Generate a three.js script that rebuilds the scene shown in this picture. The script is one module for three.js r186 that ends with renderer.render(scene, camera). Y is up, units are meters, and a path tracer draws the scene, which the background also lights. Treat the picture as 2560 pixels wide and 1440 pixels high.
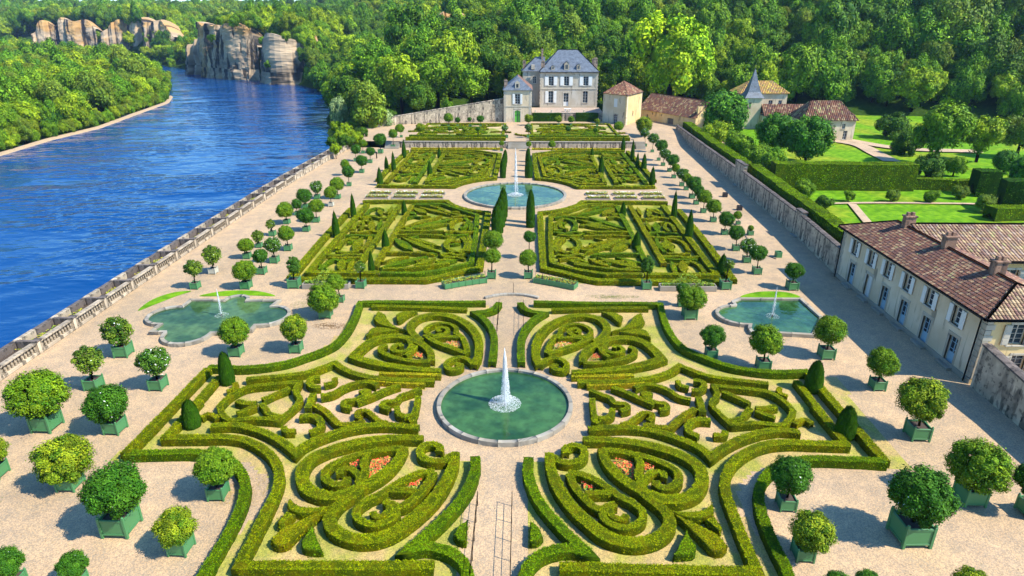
import * as THREE from 'three';
import { Sky } from 'three/addons/objects/Sky.js';
import { mergeGeometries } from 'three/addons/utils/BufferGeometryUtils.js';

// ---------- camera, sky, sun, exposure ----------
const scene = new THREE.Scene();
const camera = new THREE.PerspectiveCamera(48.455, 16 / 9, 0.5, 6000);
camera.position.set(1.1, 24, 37);
camera.rotation.order = 'YXZ';
camera.rotation.set(-22.4 * Math.PI / 180, 0.0165, 0);
scene.add(camera);
const SUN = new THREE.Vector3(2.4, 2.75, 0.36).normalize();
const sky = new Sky();
sky.name = 'sky'; sky.userData.kind = 'structure';
sky.scale.setScalar(5000);
sky.material.uniforms.sunPosition.value.copy(SUN);
sky.material.uniforms.turbidity.value = 2;
sky.material.uniforms.rayleigh.value = 1.6;
sky.material.uniforms.mieCoefficient.value = 0.003;
sky.material.uniforms.cloudCoverage.value = 0;
scene.add(sky);
scene.environmentIntensity = 0.19;
const sun = new THREE.DirectionalLight(new THREE.Color(1, 0.94, 0.80), 5);
sun.position.copy(SUN).multiplyScalar(400); sun.target.position.set(0, 0, -60);
sun.castShadow = true; sun.shadow.radius = 1; sun.shadow.mapSize.set(4096, 4096);
Object.assign(sun.shadow.camera, { left: -200, right: 200, top: 200, bottom: -200, near: 1, far: 1500 });
scene.add(sun, sun.target);
const renderer = new THREE.WebGLRenderer({ antialias: true });
renderer.toneMapping = THREE.LinearToneMapping;
renderer.toneMappingExposure = 1.8;
renderer.shadowMap.enabled = true;

// ---------- helpers ----------
function rng(seed) { let a = seed >>> 0; return () => { a = (a + 0x6d2b79f5) | 0; let t = Math.imul(a ^ (a >>> 15), 1 | a); t = (t + Math.imul(t ^ (t >>> 7), 61 | t)) ^ t; return ((t ^ (t >>> 14)) >>> 0) / 4294967296; }; }
const hash = (x, y, s) => { let h = Math.imul(x, 374761393) ^ Math.imul(y, 668265263) ^ Math.imul(s, 2147483647 - 7919); h = Math.imul(h ^ (h >>> 13), 1274126177); return ((h ^ (h >>> 16)) >>> 0) / 4294967296; };
const sm = (t) => t * t * (3 - 2 * t);
const lerp = (a, b, t) => a + (b - a) * t;
const clamp = (v, a = 0, b = 1) => Math.min(b, Math.max(a, v));
const step = (a, b, v) => sm(clamp((v - a) / (b - a)));
function vnoise(x, y, s = 0, per = 0) {
  const xi = Math.floor(x), yi = Math.floor(y), fx = sm(x - xi), fy = sm(y - yi);
  const w = (i) => per ? ((i % per) + per) % per : i;
  const a = hash(w(xi), w(yi), s), b = hash(w(xi + 1), w(yi), s), c = hash(w(xi), w(yi + 1), s), d = hash(w(xi + 1), w(yi + 1), s);
  return lerp(lerp(a, b, fx), lerp(c, d, fx), fy);
}
function fbm(x, y, s = 0, oct = 4, per = 0) { let v = 0, a = 0.5, t = 0; for (let i = 0; i < oct; i++) { v += a * vnoise(x, y, s + i, per); t += a; a *= 0.5; x *= 2; y *= 2; per *= 2; } return v / t; }
const n3 = (x, y, z, s = 0) => (vnoise(x + z * 0.71, y - z * 0.53, s) + vnoise(z + y * 0.63, x - y * 0.37, s + 9)) - 1;
const C = (r, g, b) => new THREE.Color().setRGB(r, g, b);
const V = (x, y, z) => new THREE.Vector3(x, y, z);

class Geo {
  constructor() { this.p = []; this.n = []; this.u = []; this.c = []; this.i = []; }
  v(x, y, z, nx, ny, nz, u = 0, w = 0, r = 1, g = r, b = r) { this.p.push(x, y, z); this.n.push(nx, ny, nz); this.u.push(u, w); this.c.push(r, g, b); return this.p.length / 3 - 1; }
  t(a, b, c) { this.i.push(a, b, c); }
  q(a, b, c, d) { this.i.push(a, b, c, a, c, d); }
  // a flat four-sided face from corner positions, uv in metres
  face(A, B, D, E, r = 1, g = r, b = r, us = 1) {
    const ab = V(B[0] - A[0], B[1] - A[1], B[2] - A[2]), ad = V(E[0] - A[0], E[1] - A[1], E[2] - A[2]);
    const n = ab.clone().cross(ad).normalize(), w = ab.length() * us, h = ad.length() * us;
    const o = [[A, 0, 0], [B, w, 0], [D, w, h], [E, 0, h]].map(([P, s, t]) => this.v(P[0], P[1], P[2], n.x, n.y, n.z, s + A[0] * .37 + A[2] * .21, t + A[1] * .3, r, g, b));
    this.q(...o); return this;
  }
  build(withColor = true, withNormal = true) {
    const g = new THREE.BufferGeometry();
    g.setAttribute('position', new THREE.Float32BufferAttribute(this.p, 3));
    g.setAttribute('uv', new THREE.Float32BufferAttribute(this.u, 2));
    if (withColor) g.setAttribute('color', new THREE.Float32BufferAttribute(this.c, 3));
    g.setIndex(this.i);
    if (withNormal) g.setAttribute('normal', new THREE.Float32BufferAttribute(this.n, 3)); else g.computeVertexNormals();
    return g;
  }
}
// chamfered box: centre x, base y, centre z; size w h d; uv in metres
function boxGeo(g, x, y, z, w, h, d, ch = 0, col = 1, turn = 0) {
  const c = Math.cos(turn), s = Math.sin(turn), L = [];
  const P = (a, b, e) => [x + a * c + e * s, y + b, z - a * s + e * c];
  const X = w / 2, Z = d / 2, k = Math.min(ch, X * .9, Z * .9, h * .45), t = h;
  const F = (A, B, D, E) => g.face(A, B, D, E, col);
  F(P(-X + k, k, Z), P(X - k, k, Z), P(X - k, t - k, Z), P(-X + k, t - k, Z));
  F(P(X - k, k, -Z), P(-X + k, k, -Z), P(-X + k, t - k, -Z), P(X - k, t - k, -Z));
  F(P(X, k, Z - k), P(X, k, -Z + k), P(X, t - k, -Z + k), P(X, t - k, Z - k));
  F(P(-X, k, -Z + k), P(-X, k, Z - k), P(-X, t - k, Z - k), P(-X, t - k, -Z + k));
  F(P(-X + k, t, Z - k), P(X - k, t, Z - k), P(X - k, t, -Z + k), P(-X + k, t, -Z + k));
  F(P(-X + k, 0, -Z + k), P(X - k, 0, -Z + k), P(X - k, 0, Z - k), P(-X + k, 0, Z - k));
  if (k > 0) {
    for (const [yy, sy] of [[t, 1], [0, -1]]) {
      const q = yy - sy * k, f = (A, B, D, E) => sy > 0 ? F(A, B, D, E) : F(B, A, E, D);
      f(P(-X + k, q, Z), P(X - k, q, Z), P(X - k, yy, Z - k), P(-X + k, yy, Z - k));
      f(P(X - k, q, -Z), P(-X + k, q, -Z), P(-X + k, yy, -Z + k), P(X - k, yy, -Z + k));
      f(P(X, q, Z - k), P(X, q, -Z + k), P(X - k, yy, -Z + k), P(X - k, yy, Z - k));
      f(P(-X, q, -Z + k), P(-X, q, Z - k), P(-X + k, yy, Z - k), P(-X + k, yy, -Z + k));
    }
    for (const [a, e] of [[1, 1], [1, -1], [-1, -1], [-1, 1]]) {
      const A = P(a * X, k, e * (Z - k)), B = P(a * (X - k), k, e * Z), D = P(a * (X - k), t - k, e * Z), E = P(a * X, t - k, e * (Z - k));
      if (a * e > 0) F(B, A, E, D); else F(A, B, D, E);
    }
  }
  return g;
}
const box = (x, y, z, w, h, d, ch = 0, col = 1, turn = 0) => boxGeo(new Geo(), x, y, z, w, h, d, ch, col, turn).build();
// a bar between two points
function barGeo(g, a, b, r0, r1 = r0, seg = 6, col = 1) {
  const A = V(...a), B = V(...b), d = B.clone().sub(A), L = d.length(); d.normalize();
  const s = Math.abs(d.y) > .9 ? V(1, 0, 0) : V(0, 1, 0), u = d.clone().cross(s).normalize(), w = d.clone().cross(u);
  const at = [];
  for (let j = 0; j < 2; j++) for (let k = 0; k <= seg; k++) {
    const t = k / seg * Math.PI * 2, n = u.clone().multiplyScalar(Math.cos(t)).addScaledVector(w, Math.sin(t)), r = j ? r1 : r0, P = (j ? B : A).clone().addScaledVector(n, r);
    at.push(g.v(P.x, P.y, P.z, n.x, n.y, n.z, k / seg, j * L, col));
  }
  for (let k = 0; k < seg; k++) g.q(at[k], at[k + seg + 1], at[k + seg + 2], at[k + 1]);
  return g;
}

const counts = {};
const numbered = (n) => { const k = counts[n] = (counts[n] ?? -1) + 1; return k ? n + '_' + String(k).padStart(3, '0') : n; };
function tag(o, label, category, group, kind) { o.userData = {}; if (label) o.userData.label = label; if (category) o.userData.category = category; if (group) o.userData.group = group; if (kind) o.userData.kind = kind; return o; }
function thing(name, label, category, group) { const o = new THREE.Group(); o.name = numbered(name); scene.add(o); return tag(o, label, category, group); }
function part(parent, name, geo, mat) { const m = new THREE.Mesh(geo, mat); m.name = name; parent.add(m); return m; }
function solo(name, geo, mat, label, category, group) { const m = new THREE.Mesh(geo, mat); m.name = numbered(name); scene.add(m); return tag(m, label, category, group); }
function struct(name, geo, mat) { const m = new THREE.Mesh(geo, mat); m.name = numbered(name); scene.add(m); m.userData.kind = 'structure'; return m; }
function dup(o, name, label, group) { const c = o.clone(); c.name = numbered(name); scene.add(c); c.userData = { ...o.userData, label }; if (group) c.userData.group = group; return c; }
const ORD = ['first', 'second', 'third', 'fourth', 'fifth', 'sixth', 'seventh', 'eighth', 'ninth', 'tenth', 'eleventh', 'twelfth', 'thirteenth', 'fourteenth', 'fifteenth', 'sixteenth', 'seventeenth', 'eighteenth', 'nineteenth', 'twentieth'];

// ---------- textures ----------
function tex(size, metres, fn, srgb = true) {
  const d = new Uint8Array(size * size * 4);
  for (let y = 0; y < size; y++) for (let x = 0; x < size; x++) {
    const c = fn(x / size, y / size), o = (y * size + x) * 4;
    for (let k = 0; k < 3; k++) d[o + k] = clamp(Array.isArray(c) ? c[k] : c) * 255; d[o + 3] = 255;
  }
  const t = new THREE.DataTexture(d, size, size);
  t.wrapS = t.wrapT = THREE.RepeatWrapping; t.magFilter = THREE.LinearFilter; t.minFilter = THREE.LinearFilter;
  if (srgb) t.colorSpace = THREE.SRGBColorSpace;
  t.repeat.set(1 / metres, 1 / metres); t.needsUpdate = true; return t;
}
// distance to the nearest of jittered points on a wrapping grid: [distance, id]
function cells(u, v, n, s) {
  const x = u * n, y = v * n, xi = Math.floor(x), yi = Math.floor(y); let best = 9, id = 0;
  for (let j = -1; j <= 1; j++) for (let i = -1; i <= 1; i++) {
    const a = ((xi + i) % n + n) % n, b = ((yi + j) % n + n) % n, px = xi + i + hash(a, b, s), py = yi + j + hash(a, b, s + 1), d = Math.hypot(px - x, py - y);
    if (d < best) { best = d; id = hash(a, b, s + 2); }
  }
  return [best, id];
}
const mul = (c, k) => [c[0] * k, c[1] * k, c[2] * k];
const mix = (a, b, t) => [lerp(a[0], b[0], t), lerp(a[1], b[1], t), lerp(a[2], b[2], t)];
const gravelTex = tex(1024, 8, (u, v) => { const [d, id] = cells(u, v, 150, 3), m = fbm(u * 12, v * 12, 5, 4, 12), k = 0.83 + 0.24 * id - 0.12 * d + 0.16 * (m - .5); return mul(mix([.97, .93, .90], [1, .90, .80], id > .6 ? 1 : m), k * .93); });
const gravelBump = tex(512, 4, (u, v) => { const [d, id] = cells(u, v, 100, 3); return .5 + .4 * id - .4 * d; }, false);
const hedgeTex = tex(1024, 4, (u, v) => { const [d, id] = cells(u, v, 90, 11), m = fbm(u * 10, v * 10, 21, 4, 10), k = .72 + .26 * id + .25 * (m - .5) - .08 * d; return mix([.80 * k, .90 * k, .45 * k], [.98 * k, .93 * k, .5 * k], step(.4, .75, m)); });
const hedgeBump = tex(512, 2, (u, v) => { const [d, id] = cells(u, v, 34, 31); return .75 * (1 - d) + .25 * id; }, false);
const grassTex = tex(512, 5, (u, v) => { const m = fbm(u * 8, v * 8, 41, 5, 8), f = hash(Math.floor(u * 512), Math.floor(v * 512), 7); return mul(mix([.75, .95, .5], [1, 1, .62], m), .62 + .35 * m + .2 * f); });
const plasterTex = tex(1024, 9, (u, v) => { const m = fbm(u * 6, v * 6, 51, 5, 6), st = fbm(u * 26, v * 3, 57, 3, 26), f = hash(Math.floor(u * 1024), Math.floor(v * 1024), 8); let k = .86 + .2 * (m - .5) + .05 * f; k -= .30 * step(.60, .78, st) * step(.42, .62, m); return mix([k, k * .96, k * .90], [k * .95, k * .97, k], m); });
const stoneTex = tex(1024, 6, (u, v) => { const m = fbm(u * 10, v * 10, 61, 5, 10), st = fbm(u * 13, v * 2, 67, 4, 13), l = fbm(u * 24, v * 24, 71, 4, 24); let k = .84 + .35 * (m - .5); k -= .42 * step(.55, .72, st) * (.3 + .7 * step(.4, .65, m)); k -= .22 * step(.6, .72, l); k = Math.max(k, .2); return [k, k * .95, k * .88]; });
const stoneBump = tex(512, 3, (u, v) => fbm(u * 12, v * 12, 81, 5, 12), false);
const rockTex = tex(1024, 60, (u, v) => { const m = fbm(u * 7, v * 9, 91, 5, 7), st = fbm(u * 34, v * 5, 93, 3, 34), y = fbm(u * 5, v * 5, 97, 4, 5); let k = .75 + .5 * (m - .5) - .5 * step(.5, .7, st); return mix([k * .9, k * .84, k * .78], [k * .98, k * .82, k * .58], step(.5, .68, y)); });
const slateTex = tex(512, 4, (u, v) => { const r = Math.floor(v * 20), c = Math.floor(u * 16 + (r % 2) * .5), id = hash(c % 16, r, 5), m = fbm(u * 6, v * 6, 5, 4, 6), e = (v * 20) % 1; return mul([.84, .92, 1], .74 + .2 * id + .3 * (m - .5) - (e < .12 ? .18 : 0)); });
const waveBump = tex(2048, 170, (u, v) => { const a = fbm(u * 60 + 3 * fbm(u * 12, v * 12, 3, 2, 12), v * 120, 101, 3, 60), b = fbm(u * 14, v * 22, 109, 3, 14), c = step(.36, .62, fbm(u * 7, v * 13, 113, 4, 7)); return a * (.15 + .6 * c) + .8 * b; }, false);
const rippleBump = tex(512, 5, (u, v) => fbm(u * 9, v * 9, 121, 3, 9), false);
const algaeTex = tex(512, 11, (u, v) => { const a = fbm(u * 5, v * 5, 141, 5, 5), b = fbm(u * 30, v * 30, 147, 3, 30); return mix([.62, .72, .62], [1, 1, .82], step(.3, .7, a)).map((q) => q * (.85 + .3 * (b - .5))); });
const barkTex = tex(256, 1.5, (u, v) => { const m = fbm(u * 20, v * 4, 131, 4, 20); return mul([.9, .8, .68], .5 + .6 * m); });

// ---------- materials ----------
function std(color, o = {}) { return new THREE.MeshStandardMaterial({ color, roughness: .9, metalness: 0, ...o }); }
function foliage(color, o = {}) { return new THREE.MeshPhysicalMaterial({ color, roughness: .85, specularIntensity: .12, ...o }); }
const M = {
  gravel: std(C(.665, .56, .405), { map: gravelTex, bumpMap: gravelBump, bumpScale: .012, vertexColors: true, roughness: .95 }),
  sward: foliage(C(.58, .54, .20), { map: gravelTex, bumpMap: gravelBump, bumpScale: .012, vertexColors: true }),
  hedge: foliage(C(.275, .285, .003), { map: hedgeTex, bumpMap: hedgeBump, bumpScale: .035, vertexColors: true, roughness: .85 }),
  hedgeDeep: foliage(C(.165, .25, .004), { map: hedgeTex, bumpMap: hedgeBump, bumpScale: .035, vertexColors: true, roughness: .85 }),
  hedgeOlive: foliage(C(.31, .28, .004), { map: hedgeTex, bumpMap: hedgeBump, bumpScale: .035, vertexColors: true, roughness: .85 }),
  hedgeGold: foliage(C(.62, .48, .04), { map: hedgeTex, bumpMap: hedgeBump, bumpScale: .035, vertexColors: true, roughness: .85 }),
  yew: foliage(C(.05, .13, .012), { map: hedgeTex, bumpMap: hedgeBump, bumpScale: .03, vertexColors: true, roughness: .85 }),
  grass: foliage(C(.19, .33, .03), { map: grassTex, vertexColors: true, roughness: .95 }),
  floor: foliage(C(.045, .075, .02), { map: grassTex, vertexColors: true, roughness: 1 }),
  leaf: foliage(C(1, 1, 1), { vertexColors: true, roughness: .6, specularIntensity: .2 }),
  bark: std(C(.16, .12, .085), { map: barkTex, bumpMap: barkTex, bumpScale: .02 }),
  box: std(C(.055, .19, .065), { roughness: .5, vertexColors: true }),
  boxOld: std(C(.42, .40, .31), { roughness: .7, vertexColors: true }),
  iron: std(C(.03, .03, .035), { roughness: .5, metalness: .4 }),
  soil: std(C(.06, .04, .028), { roughness: 1 }),
  stone: std(C(.62, .55, .45), { map: stoneTex, bumpMap: stoneBump, bumpScale: .02, vertexColors: true }),
  kerb: std(C(.37, .33, .26), { map: plasterTex, bumpMap: stoneBump, bumpScale: .01, vertexColors: true }),
  darkStone: std(C(.19, .165, .16), { map: stoneTex, bumpMap: stoneBump, bumpScale: .02, vertexColors: true }),
  plaster: std(C(.78, .63, .43), { map: plasterTex, bumpMap: stoneBump, bumpScale: .006, vertexColors: true }),
  ochre: std(C(.80, .58, .27), { map: plasterTex, bumpMap: stoneBump, bumpScale: .006, vertexColors: true }),
  chateau: std(C(.58, .51, .40), { map: plasterTex, bumpMap: stoneBump, bumpScale: .01, vertexColors: true }),
  trim: std(C(.55, .48, .37), { map: plasterTex, vertexColors: true }),
  slate: std(C(.20, .195, .20), { map: slateTex, bumpMap: slateTex, bumpScale: .02, roughness: .55 }),
  tile: std(C(1, 1, 1), { vertexColors: true, roughness: .9 }),
  white: std(C(.62, .61, .57), { roughness: .6, vertexColors: true }),
  bluePaint: std(C(.27, .42, .50), { roughness: .55, vertexColors: true }),
  glass: new THREE.MeshPhysicalMaterial({ color: C(.03, .04, .05), roughness: .06, metalness: 0, specularIntensity: 1 }),
  dark: std(C(.02, .02, .02)),
  greenDoor: std(C(.08, .38, .03), { roughness: .5 }),
  rock: std(C(.86, .72, .52), { map: rockTex, bumpMap: rockTex, bumpScale: .6, vertexColors: true }),
  sand: std(C(.55, .47, .33), { map: gravelTex }),
  river: new THREE.MeshPhysicalMaterial({ color: C(.002, .046, .165), roughness: .1, specularIntensity: .42, bumpMap: waveBump, bumpScale: .8, ior: 1.33 }),
  pond: new THREE.MeshPhysicalMaterial({ map: algaeTex, color: C(.06, .16, .07), roughness: .06, bumpMap: rippleBump, bumpScale: .02, ior: 1.33 }),
  pondPale: new THREE.MeshPhysicalMaterial({ map: algaeTex, color: C(.10, .19, .10), roughness: .05, specularIntensity: .55, bumpMap: rippleBump, bumpScale: .015, ior: 1.33 }),
  foam: new THREE.MeshPhysicalMaterial({ color: C(.95, .96, .97), roughness: .6, transmission: .45, thickness: 0 }),
  lead: std(C(.10, .14, .18), { roughness: .5 }),
};

// ---------- terrain, river, gravel ----------
const sdPoly = (P, x, z) => {           // signed distance, negative inside
  let d = 1e18, inside = false;
  for (let i = 0, j = P.length - 1; i < P.length; j = i++) {
    const [ax, az] = P[j], [bx, bz] = P[i], ex = bx - ax, ez = bz - az, wx = x - ax, wz = z - az;
    const t = clamp((wx * ex + wz * ez) / (ex * ex + ez * ez)), dx = wx - ex * t, dz = wz - ez * t; d = Math.min(d, dx * dx + dz * dz);
    if ((az > z) !== (bz > z) && x < (bx - ax) * (z - az) / (bz - az) + ax) inside = !inside;
  }
  return Math.sqrt(d) * (inside ? -1 : 1);
};
const RIVER = [[-128, 60], [-128, -97], [-128, -119], [-131, -142], [-131, -165], [-137, -193], [-145, -233], [-162, -270], [-204, -350], [-300, -440], [-420, -500], [-420, -590], [-308, -522], [-259, -459], [-191, -381], [-155, -360], [-125, -332], [-96, -280], [-77, -231], [-58, -158], [-46, -119], [-40, -108], [-39.5, 60]];
const HILL = [[-1500, -640], [-420, -600], [-318, -530], [-262, -468], [-193, -390], [-157, -368], [-127, -340], [-99, -288], [-82, -240], [-62, -172], [-30, -150], [0, -166], [50, -166], [86, -158], [112, -150], [150, -132], [260, -70], [900, -40], [900, -1800], [-1500, -1800]];
function land(x, z) {
  const r = sdPoly(RIVER, x, z);
  if (r < 0) return -6 - Math.min(3, -r * .5);
  const s = -sdPoly(HILL, x, z), rough = 7 * (fbm(x * .012 + 40, z * .012 + 40, 7, 4) - .5);
  if (s > 0) {
    const base = lerp(-6.2, .2, step(-75, -25, x)), cap = lerp(34, 105, step(-280, -10, x)) + s * .012;
    const h = base + cap * (1 - Math.exp(-s * .30 / cap)) + rough * clamp(s / 40); const wx = step(-225, -195, x) * step(-100, -125, x) * step(-440, -400, z), wf = step(-520, -470, x) * step(-285, -330, x) * step(-720, -660, z); return Math.max(h, lerp(h, 19 + rough * .4, wx * step(-1, 6, s)), lerp(h, 25 + rough * .4, wf * step(3, 12, s)));
  }
  if (x < -100) return -6.1 + 3.6 * step(0, 30, r) + rough * .3 * clamp(r / 30);
  if (x < -37.2) return lerp(-6, -2.2, step(0, 9, r));
  return -.35;
}
{
  const line = (a, b, list) => { const o = []; let v = a; while (v < b) { o.push(v); v += list(v); } o.push(b); return o; };
  const xs = line(-1400, 900, (v) => v > -330 && v < 250 ? 6.3 : 38), zs = line(-1750, 70, (v) => v > -560 ? 6.3 : 38);
  const g = new Geo(), W = xs.length;
  for (const z of zs) for (const x of xs) { const k = .8 + .4 * fbm(x * .05, z * .05, 3, 3); g.v(x, land(x, z), z, 0, 1, 0, x, z, k, k, k); }
  for (let j = 0; j + 1 < zs.length; j++) for (let i = 0; i + 1 < W; i++) { const a = j * W + i; g.q(a, a + W, a + W + 1, a + 1); }
  struct('terrain', g.build(true, false), M.floor);
}
function sheet(name, x0, x1, z0, z1, n, hf, mat, tint) {
  const g = new Geo(), nx = Math.max(1, Math.round((x1 - x0) / n)), nz = Math.max(1, Math.round((z1 - z0) / n));
  for (let j = 0; j <= nz; j++) for (let i = 0; i <= nx; i++) { const x = lerp(x0, x1, i / nx), z = lerp(z0, z1, j / nz), c = tint ? tint(x, z) : [1, 1, 1]; g.v(x, hf(x, z), z, 0, 1, 0, x, z, ...c); }
  for (let j = 0; j < nz; j++) for (let i = 0; i < nx; i++) { const a = j * (nx + 1) + i; g.q(a, a + nx + 1, a + nx + 2, a + 1); }
  return struct(name, g.build(true, false), mat);
}
const worn = (x, z) => { const a = fbm(x * .16, z * .16, 201, 4), b = fbm(x * .9, z * .9, 207, 3), k = .88 + .34 * (a - .5) + .16 * (b - .5) + .10 * (fbm(x * 2.6, z * .22, 211, 3) - .5); return [k * (1 + .05 * (a - .5)), k, k * (.98 - .1 * (b - .5))]; };
sheet('gravel_terrace', -36.75, 40, -98.5, 46, .8, () => 0, M.gravel, worn);
sheet('upper_gravel_terrace', -36, 24.6, -141, -98.6, .9, () => 1.3, M.gravel, worn);
sheet('gravel_drive', 24.6, 47, -141, -98.5, .9, (x, z) => 1.2 * step(-98.6, -118, z), M.gravel, worn);
{ // river sheet
  const g = new Geo(); const o = [[-1000, 90], [-38.4, 90], [-38.4, -760], [-1000, -760]].map(([x, z]) => g.v(x, -6, z, 0, 1, 0, x, z));
  g.q(...o); struct('river_water', g.build(false), M.river);
}
{ // pale sandy shore of the far bank, sloping into the water
  const B = [[-128, -60], [-128, -97], [-128, -119], [-131, -142], [-131, -165], [-137, -193], [-145, -233], [-156, -258]], g = new Geo(); let at = [];
  for (let i = 0; i < 90; i++) {
    const t = i / 89 * (B.length - 1), k = Math.min(B.length - 2, Math.floor(t)), f = t - k, x = lerp(B[k][0], B[k + 1][0], f), z = lerp(B[k][1], B[k + 1][1], f), n = .5 * fbm(z * .1, 3, 5, 3), w = 1.1 * fbm(z * .16, 9, 8, 3);
    const row = [[1.2 + n, -6.3], [n * .4, -5.85], [-w * .3, -5.55], [-w * .3 - .8, -5.5]].map(([o, y]) => g.v(x + o, y, z, .1, 1, 0, x + o, z));
    if (i) for (let m = 0; m < 3; m++) g.q(at[m], row[m], row[m + 1], at[m + 1]);
    at = row;
  }
  struct('sandy_shore', g.build(true, false), M.sand);
}

// ---------- hedge builders ----------
// points are x,z pairs; a repeated pair is a sharp corner
function path(pts, stepLen = .16, closed = false) {
  const runs = [[]];
  for (let i = 0; i < pts.length; i += 2) {
    const p = [pts[i], pts[i + 1]], last = runs.at(-1), q = last.at(-1);
    if (q && q[0] === p[0] && q[1] === p[1]) { if (last.length > 1) runs.push([p]); } else last.push(p);
  }
  const out = [];
  for (const r of runs) {
    if (r.length < 2) continue;
    const c = new THREE.CatmullRomCurve3(r.map(([x, z]) => V(x, 0, z)), closed && runs.length === 1, 'centripetal'), n = Math.max(2, Math.round(c.getLength() / stepLen));
    const s = r.length === 2 ? Array.from({ length: n + 1 }, (_, i) => V(lerp(r[0][0], r[1][0], i / n), 0, lerp(r[0][1], r[1][1], i / n))) : c.getSpacedPoints(n);
    if (out.length) s.shift();
    out.push(...s);
  }
  return out.map((p) => [p.x, p.z]);
}
let hedgeSeed = 1;
function fuzz(g, x, y, z, nx, ny, nz, s, R, shade) {
  // one small leaf lying on the clipped face
  let tx = R() - .5, ty = R() - .5, tz = R() - .5; const ax = nx + (R() - .5) * .9, ay = ny + (R() - .5) * .9, az = nz + (R() - .5) * .9, al = Math.hypot(ax, ay, az) || 1;
  const n = [ax / al, ay / al, az / al]; let dt = tx * n[0] + ty * n[1] + tz * n[2]; tx -= n[0] * dt; ty -= n[1] * dt; tz -= n[2] * dt; const tl = Math.hypot(tx, ty, tz) || 1; tx /= tl; ty /= tl; tz /= tl;
  const bx = n[1] * tz - n[2] * ty, by = n[2] * tx - n[0] * tz, bz = n[0] * ty - n[1] * tx, h = s * .55, k = shade * (.75 + .5 * R()), yk = R() < .12 ? 1.35 : 1, u = R() * 4, w = R() * 4;
  const P = (a, b) => g.v(x + tx * a * s + bx * b * h, y + ty * a * s + by * b * h, z + tz * a * s + bz * b * h, n[0], n[1], n[2], u + a * .05, w + b * .05, k * yk, k * yk, k);
  g.q(P(-1, 0), P(0, -1), P(1, 0), P(0, 1));
}
function ribbonGeo(pts, w, h, o = {}) {
  const g = new Geo(), R = rng(hedgeSeed++ * 7717), st = o.step ?? .16, P = path(pts, st, o.closed), N = P.length, y0 = o.y ?? 0, dens = o.dens ?? 40, ls = o.leaf ?? .055, sd = hedgeSeed * 3;
  h *= 1 + (R() - .5) * .06;
  const prof = (W) => { const a = W / 2, c = Math.min(.055, a * .3); return [[-a - .015, -.03], [-a + .005, h * .3], [-a, h * .62], [-a + .01, h - c], [-a + c * .8, h - .012], [-a * .45, h], [0, h + .006], [a * .45, h], [a - c * .8, h - .012], [a - .01, h - c], [a, h * .62], [a - .005, h * .3], [a + .015, -.03]]; };
  const pn = [[-1, 0], [-1, 0], [-1, 0], [-1, .06], [-.14, 1], [0, 1], [0, 1], [0, 1], [.14, 1], [1, .06], [1, 0], [1, 0], [1, 0]];
  const ring = []; let s = 0;
  for (let i = 0; i < N; i++) {
    const a = P[o.closed ? (i - 1 + N - 1) % (N - 1) : Math.max(0, i - 1)], b = P[o.closed ? (i + 1) % (N - 1) : Math.min(N - 1, i + 1)], p = P[i];
    let t0 = [p[0] - a[0], p[1] - a[1]], t1 = [b[0] - p[0], b[1] - p[1]]; const l0 = Math.hypot(...t0), l1 = Math.hypot(...t1);
    if (l0 < 1e-6) t0 = t1; if (l1 < 1e-6) t1 = t0;
    const u0 = Math.hypot(...t0), u1 = Math.hypot(...t1); let tx = t0[0] / u0 + t1[0] / u1, tz = t0[1] / u0 + t1[1] / u1; const tl = Math.hypot(tx, tz) || 1; tx /= tl; tz /= tl;
    const cosh = clamp(Math.abs(tx * t1[0] / u1 + tz * t1[1] / u1), .45, 1), nx = -tz, nz = tx; if (i) s += Math.hypot(p[0] - P[i - 1][0], p[1] - P[i - 1][1]);
    const f = i / (N - 1), W0 = Array.isArray(w) ? w[Math.min(w.length - 1, Math.floor(f * (w.length - 1)))] * (1 - (f * (w.length - 1)) % 1) + (w[Math.min(w.length - 1, Math.floor(f * (w.length - 1)) + 1)]) * ((f * (w.length - 1)) % 1) : w;
    const W = W0 * (1 + .10 * (vnoise(s * .7, sd, 3) - .5)), hh = 1 + .07 * (vnoise(s * .5, sd, 5) - .5), tone = .86 + .30 * vnoise(s * .35, sd, 17), row = [];
    prof(W).forEach(([q, y], k) => {
      const m = .022 * n3(p[0] * 4 + q * 3, y * 7, p[1] * 4, 3) + .02 * n3(p[0] * 11, y * 13 + q * 9, p[1] * 11, 6), x = p[0] + nx * (q / cosh + pn[k][0] * m), z = p[1] + nz * (q / cosh + pn[k][0] * m), Y = y0 + y * hh + pn[k][1] * m, t = tone * .55 * (.9 + .2 * R());  // body tone darkened to stand in for shade among the leaves
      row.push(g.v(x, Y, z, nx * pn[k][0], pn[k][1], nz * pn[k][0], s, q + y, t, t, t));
    });
    ring.push({ row, x: p[0], z: p[1], nx, nz, W, hh, tone });
  }
  for (let i = 0; i + 1 < N; i++) for (let k = 0; k < 12; k++) g.q(ring[i].row[k], ring[i].row[k + 1], ring[i + 1].row[k + 1], ring[i + 1].row[k]);
  if (!o.closed) for (const [r, e] of [[ring[0], -1], [ring[N - 1], 1]]) {
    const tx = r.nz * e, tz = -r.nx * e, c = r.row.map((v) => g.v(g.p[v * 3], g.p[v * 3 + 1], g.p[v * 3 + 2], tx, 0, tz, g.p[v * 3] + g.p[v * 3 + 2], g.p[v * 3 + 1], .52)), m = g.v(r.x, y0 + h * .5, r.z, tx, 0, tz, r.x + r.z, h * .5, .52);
    for (let k = 0; k < 12; k++) e > 0 ? g.t(m, c[k], c[k + 1]) : g.t(m, c[k + 1], c[k]);
  }
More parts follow.
